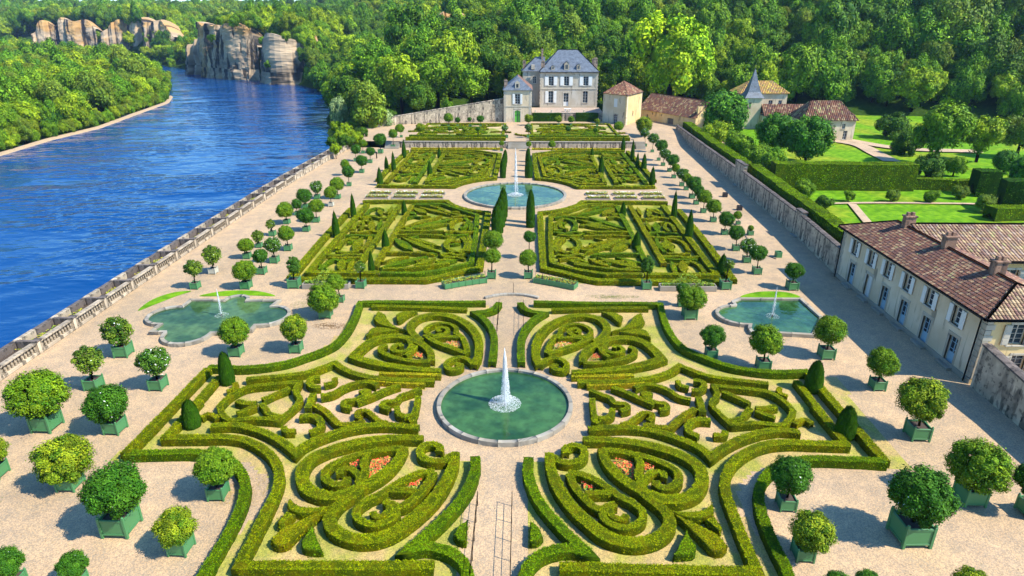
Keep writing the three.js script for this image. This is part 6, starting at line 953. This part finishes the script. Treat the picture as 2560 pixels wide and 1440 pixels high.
const fatCone = coneGeo(3, [[.8, 0], [.98, .12], [1, .3], [.92, .5], [.82, .68], [.66, .84], [.42, .95], [.02, 1]], 1500), thinCone = coneGeo(4, [[.7, 0], [.95, .1], [1, .3], [.9, .5], [.68, .7], [.4, .88], [.02, 1]], 1300), cypress = coneGeo(6, [[.75, 0], [.95, .06], [1, .3], [.98, .55], [.8, .78], [.5, .92], [.02, 1]], 1900);
function coneThing(geo, mat, [x, z, h, r, y], name, label, group, cat) { const m = solo(name, geo, mat, label, cat, group), s = hash(Math.round(x * 100), Math.round(z * 100), 5); m.position.set(x, y - .03, z); m.scale.set(r, h * 1.0, r); m.rotation.y = s * 6.28; return m; }
[[[-20.06,-2.78,2.44,0.51,0], 'fat clipped yew cone in the river-side arm, farther of two'], [[-20.08,2.55,1.89,0.54,0], 'fat clipped yew cone in the river-side arm, nearer of two'], [[21.73,-2.48,2.31,0.59,0], 'fat clipped yew cone in the house-side arm, farther of two'], [[21.45,2.94,2.09,0.6,0], 'fat clipped yew cone in the house-side arm, nearer of two']].forEach(([p, l]) => coneThing(fatCone, M.yew, p, 'yew_cone', l, 'yew cones of the scroll parterre', 'topiary'));
const cones = (list, where, group) => list.sort((a, b) => b[1] - a[1]).forEach((p, i) => coneThing(thinCone, M.yew, p, 'yew_cone', `slender clipped yew cone, ${ORD[i]} from the viewer ${where}`, group, 'topiary'));
cones([[-21.5,-37.08,3.18,0.44,0], [-21.44,-45.47,3.23,0.37,0], [-14.93,-47.12,1.96,0.38,0], [-14.57,-32.6,2.35,0.44,0], [-14.53,-25.01,2.38,0.33,0]], 'in the nearer river-side panel', 'yew cones of the nearer panels');
cones([[21.22,-45.6,3.69,0.37,0], [21.13,-36.87,3.53,0.46,0], [14.68,-46.86,1.99,0.4,0], [14.3,-33.4,2.01,0.48,0], [21.82,-25.34,2.18,0.52,0]], 'in the nearer house-side panel', 'yew cones of the nearer panels');
cones([[-21.84,-87.08,3.37,0.43,0], [-15.03,-87.16,2,0.39,0], [-14.7,-71.07,2.57,0.44,0], [-21.48,-74.4,3.41,0.39,0], [-22.93,-75.37,2.46,0.39,0], [-21.81,-64.29,2.8,0.48,0]], 'in the farther river-side panel', 'yew cones of the farther panels');
cones([[14.61,-88.41,1.87,0.35,0], [14.6,-72.52,3.26,0.48,0], [21.53,-94.53,2.97,0.45,0], [21.85,-84.64,3.82,0.38,0], [21.46,-76.7,2.98,0.32,0], [22.5,-75.89,2.99,0.49,0], [22.01,-65.29,2.87,0.48,0]], 'in the farther house-side panel', 'yew cones of the farther panels');
const cyp = (list, where) => list.sort((a, b) => b[1] - a[1]).forEach((p, i) => coneThing(cypress, M.yew, p, 'cypress', `dark columnar cypress, ${ORD[i]} from the viewer ${where}`, 'cypresses along the central path', 'cypress'));
cyp([[-1.97,-39.3,3.45,0.74,0], [-1.77,-41.94,3.47,0.69,0], [-1.59,-44.37,3.53,0.63,0], [-1.45,-46.39,3.78,0.59,0]], 'before the middle basin, river side of the path');
cyp([[2.15,-41.7,4.27,0.56,0], [2.22,-43.57,4.22,0.49,0]], 'before the middle basin, house side of the path');
cyp([[-2.21,-70.11,3.13,0.51,0], [-2.22,-75.11,2.71,0.46,0], [-2.19,-79.18,2.52,0.44,0], [-2.14,-82.77,2.37,0.41,0]], 'beyond the middle basin, river side of the path');
cyp([[2.17,-70.36,3.23,0.67,0], [2.14,-75.29,2.97,0.56,0], [2.1,-80.03,2.67,0.51,0], [2.12,-83.63,2.46,0.45,0]], 'beyond the middle basin, house side of the path');

// ---------- garden beyond the wall ----------
sheet('lawn', 37.4, 150, -158, -24, 2.2, (x, z) => -.02 + .25 * (fbm(x * .05, z * .05, 4, 2) - .5) * step(40, 60, x), M.grass, (x, z) => { const a = fbm(x * .12, z * .12, 61, 4), d = step(.55, .72, a), k = .8 + .4 * fbm(x * .6, z * .6, 65, 3); return mix([k, k, k], [2.1 * k, 1.05 * k, 2.6 * k], d * .75); });
{
  const strip = (name, pts, w) => { const c = path(pts, 1.5), g = new Geo(); let pv; c.forEach(([x, z], i) => { const a = c[Math.max(0, i - 1)], b = c[Math.min(c.length - 1, i + 1)], l = Math.hypot(b[0] - a[0], b[1] - a[1]) || 1, nx = -(b[1] - a[1]) / l, nz = (b[0] - a[0]) / l, row = [-1, 1].map((s) => g.v(x + nx * s * w / 2, .16, z + nz * s * w / 2, 0, 1, 0, x + nx * s * w / 2, z + nz * s * w / 2, .8 + .3 * vnoise(i, s, 3))); if (pv) g.q(pv[0], pv[1], row[1], row[0]); pv = row; }); struct(name, g.build(true, false), M.gravel); };
  strip('garden_path', [41.01,-53.28, 52.86,-54.14, 72.89,-53.37, 85.51,-52.28], .8); strip('garden_path', [48.49,-53.41, 46.03,-43.8], 1.1);
  strip('garden_path', [68.64,-109.43, 72.85,-103.32, 71.77,-92.74, 70.69,-84.69], 3.2); strip('garden_path', [72.72,-110.58, 79.71,-98.65, 94,-95.28], 3.5);
}
const LD = { dens: 75, leaf: .13, step: .35 };
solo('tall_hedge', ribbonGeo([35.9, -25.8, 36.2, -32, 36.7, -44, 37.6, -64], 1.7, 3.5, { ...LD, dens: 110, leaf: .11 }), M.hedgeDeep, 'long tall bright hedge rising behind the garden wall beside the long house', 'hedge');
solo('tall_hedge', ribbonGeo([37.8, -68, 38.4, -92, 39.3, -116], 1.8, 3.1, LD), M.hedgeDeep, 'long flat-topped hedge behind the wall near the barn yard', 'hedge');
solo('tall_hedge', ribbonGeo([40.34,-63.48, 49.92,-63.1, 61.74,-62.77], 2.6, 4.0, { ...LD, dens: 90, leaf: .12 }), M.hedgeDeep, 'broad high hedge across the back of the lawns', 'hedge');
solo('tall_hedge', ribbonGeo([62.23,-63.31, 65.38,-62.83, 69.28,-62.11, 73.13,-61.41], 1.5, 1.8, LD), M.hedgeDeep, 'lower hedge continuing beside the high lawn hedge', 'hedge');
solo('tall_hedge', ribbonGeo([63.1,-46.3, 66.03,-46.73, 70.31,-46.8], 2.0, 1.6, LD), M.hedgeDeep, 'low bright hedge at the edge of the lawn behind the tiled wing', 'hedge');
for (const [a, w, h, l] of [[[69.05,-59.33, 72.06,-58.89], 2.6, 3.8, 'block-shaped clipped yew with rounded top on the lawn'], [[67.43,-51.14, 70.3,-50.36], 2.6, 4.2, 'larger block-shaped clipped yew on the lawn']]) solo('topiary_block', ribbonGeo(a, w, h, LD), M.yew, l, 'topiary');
// free-standing trees and shrubs there
const TV = [
  crownGeo({ seed: 21, lobes: 11, K: 55, n: 6500, leaf: .052, rc: .27, rough: .45, tone: [.055, .14, .004], tone2: [.22, .34, .01] }),
  crownGeo({ seed: 22, lobes: 10, K: 50, n: 6000, leaf: .054, rc: .27, rough: .5, sy: 1.2, tone: [.03, .09, .004], tone2: [.12, .21, .008] }),
  crownGeo({ seed: 23, lobes: 12, K: 60, n: 6500, leaf: .052, rc: .26, rough: .45, tone: [.11, .20, .004], tone2: [.32, .40, .01] }),
  crownGeo({ seed: 24, lobes: 12, K: 54, n: 6000, leaf: .054, rc: .26, rough: .5, sy: 1.45, tone: [.035, .11, .006], tone2: [.14, .24, .01] }),
  crownGeo({ seed: 25, lobes: 9, K: 45, n: 6000, leaf: .054, rc: .29, rough: .5, sy: .95, tone: [.08, .14, .01], tone2: [.22, .28, .015] }),
  crownGeo({ seed: 26, lobes: 10, K: 50, n: 6000, leaf: .054, rc: .28, rough: .5, sy: 1.15, tone: [.04, .12, .004], tone2: [.17, .30, .01] }),
];
const DENSE = crownGeo({ seed: 31, K: 44, n: 5200, leaf: .05, rc: .26, rough: .06, sy: .92, tone: [.03, .11, .006], tone2: [.11, .25, .012] });
const PALE = crownGeo({ seed: 32, K: 26, n: 2600, leaf: .06, rc: .32, rough: .4, sy: 1.15, core: .5, tone: [.16, .24, .08], tone2: [.30, .38, .14] });
const FINE = crownGeo({ seed: 33, lobes: 16, K: 90, n: 11000, leaf: .038, rc: .2, rough: .35, sy: 1.05, tone: [.15, .30, .004], tone2: [.44, .54, .01] });
function tree(geo, x, y, z, r, label, group, o = {}) {
  const t = thing(o.name ?? 'broadleaf_tree', label, o.cat ?? 'tree', group), g0 = o.ground ?? land(x, z); t.position.set(x, Math.max(g0, -6), z);
  const cy = y - t.position.y, tr = part(t, 'trunk', trunkGeo, M.bark); tr.scale.set(Math.max(.08, r * .07), Math.max(.4, cy), Math.max(.08, r * .07)); tr.position.y = -.2;
  const f = part(t, 'crown', geo, M.leaf); f.position.y = cy; f.scale.set(r, r * (o.sy ?? 1), r); f.rotation.y = hash(Math.round(x * 10), Math.round(z * 10), 3) * 6.28; return t;
}
const shrub = (geo, c, label, o = {}) => tree(geo, c[0], c[1], c[2], c[3], label, o.group, { name: 'shrub', cat: 'shrub', ground: 0, ...o });
tree(DENSE, 49.49,5.11,-88.24,3.97, 'dark clipped dome tree, first of the pair before the brown-roofed cottage', 'clipped dome trees', { ground: 0 });
tree(DENSE, 53.81,4.86,-83.28,4.49, 'lighter clipped dome tree, second of the pair before the cottage', 'clipped dome trees', { ground: 0 });
tree(DENSE, 48.79,4.22,-120.63,6.29, 'big dark dome tree between the barn and the chapel', 'clipped dome trees', { ground: 0 });
tree(FINE, 43.02,15.97,-154.46,12.67, 'huge bright yellow-green lime tree above the barn roof', null, { sy: 1.08 });
shrub(TV[2], [42.52,2.01,-103,3.86], 'spreading bright shrub behind the barn-yard wall'); shrub(TV[0], [42.57,2.81,-88.32,3.24], 'rounded shrub next to the spreading bright one'); shrub(TV[0], [41.83,3.06,-75.88,2.79], 'shrub mass above the arched gate'); shrub(TV[5], [41.53,3.53,-67.45,2.27], 'shrub between the gate hedge and the high hedge');
shrub(TV[0], [43.16,1.34,-57.93,1.97], 'rounded green shrub beside the wall hedge'); shrub(TV[1], [43.07,1.09,-50.74,1.34], 'dark purple-green round bush at the lawn edge');
[[[48.81,1.02,-55.21,0.99], 0, 'nearest the wall hedge'], [[55.01,1.01,-55.08,1.11], 4, 'second along the row'], [[60.41,1.07,-54.72,1.27], 0, 'third along the row'], [[65.84,1.09,-56.88,1.24], 4, 'greyish one behind the row'], [[64.68,1.41,-49.65,1.48], 4, 'greyish one nearest the tiled wing']].forEach(([c, v, l]) => tree(TV[v], ...c, `small round tree standing on the lawn, ${l}`, 'small lawn trees', { ground: 0 }));
tree(TV[0], 77.06,7.37,-82.19,5.41, 'large rounded green tree beyond the high hedge', null, { ground: 0, sy: 1.1 }); tree(TV[2], 86.51,5.19,-84.95,4.15, 'yellow-green spreading tree beside the large rounded one', null, { ground: 0 }); tree(TV[4], 96.82,4.96,-89.02,4.2, 'olive green tree at the edge of the wood beyond the lawns', null, { ground: 0 });
tree(TV[0], 74.68,2.06,-72.72,2.11, 'small light green tree before the yellow-green spreading one', null, { ground: 0 }); shrub(TV[1], [69.54,2.03,-71.1,2.82], 'dark shrub clump at the end of the high hedge'); shrub(DENSE, [85.07,2.1,-75.44,2.15], 'dark egg-shaped clipped bush on the far lawn'); shrub(DENSE, [81.57,2.58,-65.52,2.86], 'dark round bush cut by the picture edge'); shrub(TV[1], [85.34,2.68,-112.44,4.08], 'dark shrub mass beside the ruined wall'); shrub(TV[1], [77.37,2.14,-92.84,3.18], 'dark shrub mass below the large rounded tree');
// river corner outside the balustrade
[[[-32.84,10.8,-147.91,7.17], 2, 'the bright one'], [[-23.34,11.28,-153.44,8.5], 0, 'the largest, mid-green'], [[-13.08,10.4,-146.45,6.12], 0, 'the one nearest the pavilion'], [[-26.18,6.91,-138.9,4.77], 1, 'the low dark one'], [[-44.16,11.95,-173.18,7.48], 5, 'the one nearest the water'], [[-10.13,14.01,-167.69,5.43], 1, 'the dark one behind the pavilion']].forEach(([c, v, l]) => tree(TV[v], ...c, `tall tree in the group behind the old grey wall, ${l}`, 'tall trees behind the old grey wall'));
[[[28.18,11.91,-156.11,5.14], 1, 'dark tall tree between the château and the ochre house'], [[-2.2,12.01,-162.97,4.74], 1, 'dark tall tree just behind the château wing']].forEach(([c, v, l]) => tree(TV[v], ...c, l));
tree(TV[4], -35.96,6.4,-118.65,6.05, 'olive riverside tree with full crown outside the balustrade', null, { sy: 1.15 }); tree(PALE, -43.68,4.03,-122.85,2.73, 'pale half-bare riverside tree leaning over the water', null, { sy: 1.5 }); tree(PALE, -32.56,2.53,-121.47,2.91, 'pale young riverside tree beside the olive one', null);
[[-33.87,1.93,-98.56,1.68], [-35.36,1.76,-96.1,1.82], [-34.78,1.95,-85.87,1.3], [-34.02,2.23,-104.71,1.49], [-37.5,2.16,-99.65,1.69], [-38.19,1.88,-95.29,1.23], [-40.12,1.6,-113.46,1.76], [-38.98,2.17,-115.83,1.69], [-42.91,1.47,-116.83,1.89], [-37.19,2.38,-118.35,1.62], [-37.79,1.38,-107.87,1.52], [-35.78,2.34,-122.8,1.66], [-34.28,2.79,-125.19,1.59], [-32.24,3.26,-127.66,1.61]].forEach((c, i) => shrub(i % 2 ? TV[1] : TV[2], c, `riverside shrub outside the balustrade, ${ORD[i]} of the clump`, { group: 'riverside shrubs', ground: -3 }));
tree(TV[5], -18.3,4.42,-133.9,1.55, 'small feathery tree against the old grey wall', null, { ground: 1 });

// ---------- cliffs ----------
function cliff(label, base, tops, foot, back, seed) { // base polyline x,z pairs; a blocky rock face with fissures and ledges whose brow runs back into the hill
  const g = new Geo(), c = path(base, .9), N = c.length, M0 = 44; let prev;
  for (let i = 0; i < N; i++) {
    const a = c[Math.max(0, i - 2)], b = c[Math.min(N - 1, i + 2)], l = Math.hypot(b[0] - a[0], b[1] - a[1]) || 1, nx = -(b[1] - a[1]) / l, nz = (b[0] - a[0]) / l, f = i / (N - 1) * (tops.length - 1), k = Math.min(tops.length - 2, Math.floor(f)), T = lerp(tops[k], tops[k + 1], sm(f - k)) + 3.5 * (fbm(i * .16, seed, 3, 4) - .5), row = [];
    const col = vnoise(i * .055, seed * 3, 5) * 4, ci = Math.floor(col), cf = col - ci, block = ci + step(.35, .65, cf), crack = -3.2 * Math.pow(Math.max(0, 1 - Math.abs(cf - .5) * 5), 1.4);
    for (let j = 0; j <= M0 + 4; j++) {
      const v = Math.min(1, j / M0), y = foot + (T - foot) * v, q = fbm(y * .11 + 7, i * .02, seed, 2) * 5, led = .35 * (Math.floor(q) + step(.4, .6, q % 1)) + 1.7 * (fbm(i * .22, y * .25, seed + 4, 4) - .5) + .8 * (fbm(i * .6, y * .8, seed + 6, 3) - .5), m = j - M0;
      const out = 3.4 * block + 1.3 * crack + led - 2.5 * v * v - (m > 0 ? m * back / 4 : 0), x = c[i][0] + nx * out, z = c[i][1] + nz * out, t = .8 + .4 * fbm(i * .1, y * .1, seed + 9, 3);
      row.push(g.v(x, y - (m > 0 ? m * m * .35 : 0) + (m > 0 ? .8 * (fbm(i * .3, m, seed, 3) - .5) : 0), z, 0, 0, 1, i * .9, y, t, t, t));
    }
    if (prev) for (let j = 0; j < M0 + 4; j++) g.q(prev[j], row[j], row[j + 1], prev[j + 1]);
    prev = row;
  }
  const fg = g.build(true, false).toNonIndexed(); fg.computeVertexNormals(); solo('rock_cliff', fg, M.rock, label, 'cliff');
  return c;
}
const FAR1 = [[-419.29,9.75,-549.99,0.17], [-400.32,7.36,-554.68,0.17], [-379.31,7.29,-557.75,0.18], [-366.7,7.27,-558.58,0.18]], FAR2 = [[-358.64,6.02,-556.48,0.18], [-337.56,4.76,-554.98,0.17], [-310.57,6.71,-544.77,0.17], [-287.1,11.74,-534.44,0.17]], xz = (l) => l.flatMap((p) => [p[0], p[2]]);
const CLIFFS = [
  cliff('tall pale limestone cliff rising straight from the river bend', [-209.05,-402.02, -183.42,-374.77, -164.74,-356.43, -154.17,-353.65, -147.7,-350.85], [8, 13, 18, 22, 24, 25, 23.5, 25, 24, 22, 25, 25.5, 24, 12], -7, 13, 5),
  cliff('smaller broken limestone cliff next to the tall pale one', [-147.43,-345.16, -140.55,-345.28, -129.06,-331.92, -123.27,-334.65, -122.58,-351.27], [4, 10, 6, 14, 20, 16, 20, 13, 6], -7, 13, 9),
  cliff('long shadowed cliff band high on the far bank', xz(FAR1), [16, 27, 24, 30, 26, 29, 20], 0, 16, 13),
  cliff('second shadowed cliff band on the far bank nearer the bend', xz(FAR2), [18, 28, 26, 29, 25, 27, 15], 0, 16, 17),
];
cliff('small pale rock outcrop in the wood above the river', [-42, -262, -30, -268, -18, -270], [22, 29, 28, 22], 12, 10, 21);
[[-165.33,26.13,-339.89,2.84], [-156.93,25.72,-339.15,3.28], [-147.94,24.11,-336.35,2.61], [-140.22,16.1,-331.86,2.81], [-133.76,5.95,-331.07,2.62], [-120.85,18.4,-314.44,3.08], [-112.58,17.51,-310.9,3.46], [-135.76,4.33,-322.85,1.93], [-173.69,16.86,-344.9,2.69], [-160.23,28.32,-356.19,3.87], [-150.18,25.16,-352.66,3.62]].forEach((c, i) => tree([TV[0], TV[5], TV[2]][i % 3], ...c, `small tree clinging to the limestone cliffs, ${ORD[i]} along the brow`, 'trees on the cliff brow', { ground: c[1] - c[3] * 1.2 }));

// ---------- woods: the trees that show largest one by one, the rest as one mass ----------
{
  const R = rng(4242), fw = V(0, 0, -1).applyEuler(camera.rotation), rt = V(1, 0, 0).applyEuler(camera.rotation), up = V(0, 1, 0).applyEuler(camera.rotation), tp = Math.tan(48.455 / 360 * Math.PI), spots = [];
  const eye = camera.position;
  const tryAt = (x, z, size) => {
    const s = -sdPoly(HILL, x, z), r = sdPoly(RIVER, x, z), isl = x < -100 && s < 0; if (r < (isl ? 2.2 : 2)) return; if (isl && r < 6) size *= .55; if (s < 2 && !isl) return;
    for (const [cx, cz, cr] of [[13, -150, 15], [62, -134, 10], [31, -138, 12]]) if (Math.hypot(x - cx, z - cz) < cr) return;
    for (const c of CLIFFS) for (let i = 0; i < c.length; i += 4) { const dx = x - c[i][0], dz = z - c[i][1], dd = Math.hypot(dx, dz); if (dd < 8 && Math.hypot(x - eye.x, z - eye.z) < Math.hypot(c[i][0] - eye.x, c[i][1] - eye.z) + 4 && hash(Math.round(x * 10), Math.round(z * 10), 2) < (c[0][1] < -450 ? .55 : .9)) return; }
    const y = land(x, z), d = V(x, y + size, z).sub(camera.position), dz = d.dot(fw); if (dz < 30) return;
    const sx = d.dot(rt) / dz / tp / (16 / 9), sy = d.dot(up) / dz / tp; if (Math.abs(sx) > 1.12 || sy > 1.25 || sy < -1.2) return;
    spots.push({ x, y, z, size, px: size / dz, sx, sy, dz, isl });
  };
  for (let x = -330; x < 260; x += 6.6) for (let z = -420; z < -60; z += 6.6) { const d = Math.hypot(x - 1, z - 37); if (d < 430) tryAt(x + (R() - .5) * 5.5, z + (R() - .5) * 5.5, 3.6 + 3.6 * R() * R() + (R() < .14 ? 2.2 : 0)); }
  for (let x = -900; x < 420; x += 9.5) for (let z = -900; z < -60; z += 9.5) { const d = Math.hypot(x - 1, z - 37); if (d >= 430 && d < 900) tryAt(x + (R() - .5) * 8, z + (R() - .5) * 8, 5.2 + 2.6 * R()); }
  for (let x = -1400; x < 500; x += 16) for (let z = -1700; z < -300; z += 16) { const d = Math.hypot(x - 1, z - 37); if (d >= 900) tryAt(x + (R() - .5) * 12, z + (R() - .5) * 12, 8.5 + 4 * R()); }
  { const B = RIVER.slice(1, 9); for (let i = 0; i + 1 < B.length; i++) { const L = Math.hypot(B[i + 1][0] - B[i][0], B[i + 1][1] - B[i][1]); for (let s = 0; s < L; s += 1.7) { const f = s / L, x = lerp(B[i][0], B[i + 1][0], f) - 1.2 - 3 * R(), z = lerp(B[i][1], B[i + 1][1], f) + (R() - .5), d = V(x, -5, z).sub(eye); spots.push({ x, y: -5.9 + .4 * R(), z, size: .9 + 1.5 * R(), px: 0, sx: 0, sy: 0, dz: 1, isl: true }); } } }
  spots.sort((a, b) => b.px - a.px);
  const BINS = [[760, 'beside the limestone cliffs'], [900, 'above the river corner'], [1000, 'behind the olive riverside tree'], [1100, 'above the old grey wall'], [1240, 'beside the green-doored pavilion'], [1340, 'behind the château wing'], [1420, 'behind the château roof ridge'], [1500, 'behind the right château chimney'], [1580, 'between the château and the lime tree'], [1700, 'behind the lime tree'], [1790, 'on the far side of the lime tree'], [1870, 'between the lime tree and the spire'], [1960, 'behind the mossy yellow roof'], [2080, 'behind the cottage roof'], [2180, 'behind the cottage gable'], [2300, 'above the dark shrub mass'], [2400, 'behind the large rounded tree'], [2490, 'behind the yellow-green spreading tree'], [9999, 'beyond the olive tree at the edge']];
  const bins = TV.map(() => []), used = {};
  const seen = new Set(); let single = 0;
  for (const p of spots) {
    const n = fbm(p.x * .02, p.z * .02, 77, 3), q = R(); let v = p.isl ? [0, 2, 0, 5, 4][Math.floor(q * 5)] : n > .5 ? [0, 2, 2, 5][Math.floor(q * 4)] : [1, 3, 5, 5, 0, 4][Math.floor(q * 6)];
    p.v = v; const sy = .95 + .5 * R(), cy = p.y + p.size * (.95 + .35 * R()); p.rot = R() * 6.28; p.k = .75 + .5 * R();
    if (p.z > -240 && single < 270 && Math.abs(p.sx) < 1) {
      single++; const kind = ['mid-green', 'dark green', 'yellow-green', 'tall dark', 'olive', 'deep green'][v], big = p.size > 5.6 ? 'large' : 'smaller', col = (p.sx + 1) * 1280, s0 = -sdPoly(HILL, p.x, p.z), r0 = sdPoly(RIVER, p.x, p.z);
      const w = p.isl ? `${r0 < 9 ? 'on the island shore' : r0 < 24 ? 'just behind the island shore' : 'deep in the island wood'}, ${p.z > -130 ? 'near end' : p.z > -160 ? 'near middle' : p.z > -200 ? 'far middle' : 'towards its tip'}` : `${s0 < 14 ? 'at the wood edge' : s0 < 36 ? 'low on the slope' : 'higher on the slope'} ${BINS.find((e) => col < e[0])[1]}`;
      const t = tree(TV[v], p.x, cy, p.z, p.size, `${big} ${kind} tree ${w}`, `${big} ${kind} trees ${w}`, { sy }); t.children[1].scale.z *= .9 + .2 * R();
    } else bins[v].push([p, cy, sy]);
  }
  const wood = thing('distant_wood'); wood.userData = { kind: 'stuff', label: 'dense mixed broadleaf wood covering the hills and the far banks' };
  bins.forEach((list, v) => { if (!list.length) return; const m = new THREE.InstancedMesh(TV[v], M.leaf, list.length), o = new THREE.Object3D(), c = new THREE.Color(); m.name = 'wood_crowns'; m.userData.kind = 'stuff'; list.forEach(([p, cy, sy], i) => { o.position.set(p.x, cy, p.z); o.rotation.set(0, p.rot, 0); o.scale.set(p.size, p.size * sy, p.size * (.85 + .3 * hash(i, v, 3))); o.updateMatrix(); m.setMatrixAt(i, o.matrix); c.setRGB(p.k * (.9 + .25 * hash(i, v, 8)), p.k, p.k * .95); m.setColorAt(i, c); }); wood.add(m); });
}

scene.fog = new THREE.FogExp2(new THREE.Color(.42, .62, 1), .00008);
scene.traverse((o) => { if (o.isMesh) { o.castShadow = true; o.receiveShadow = true; } });
renderer.render(scene, camera);
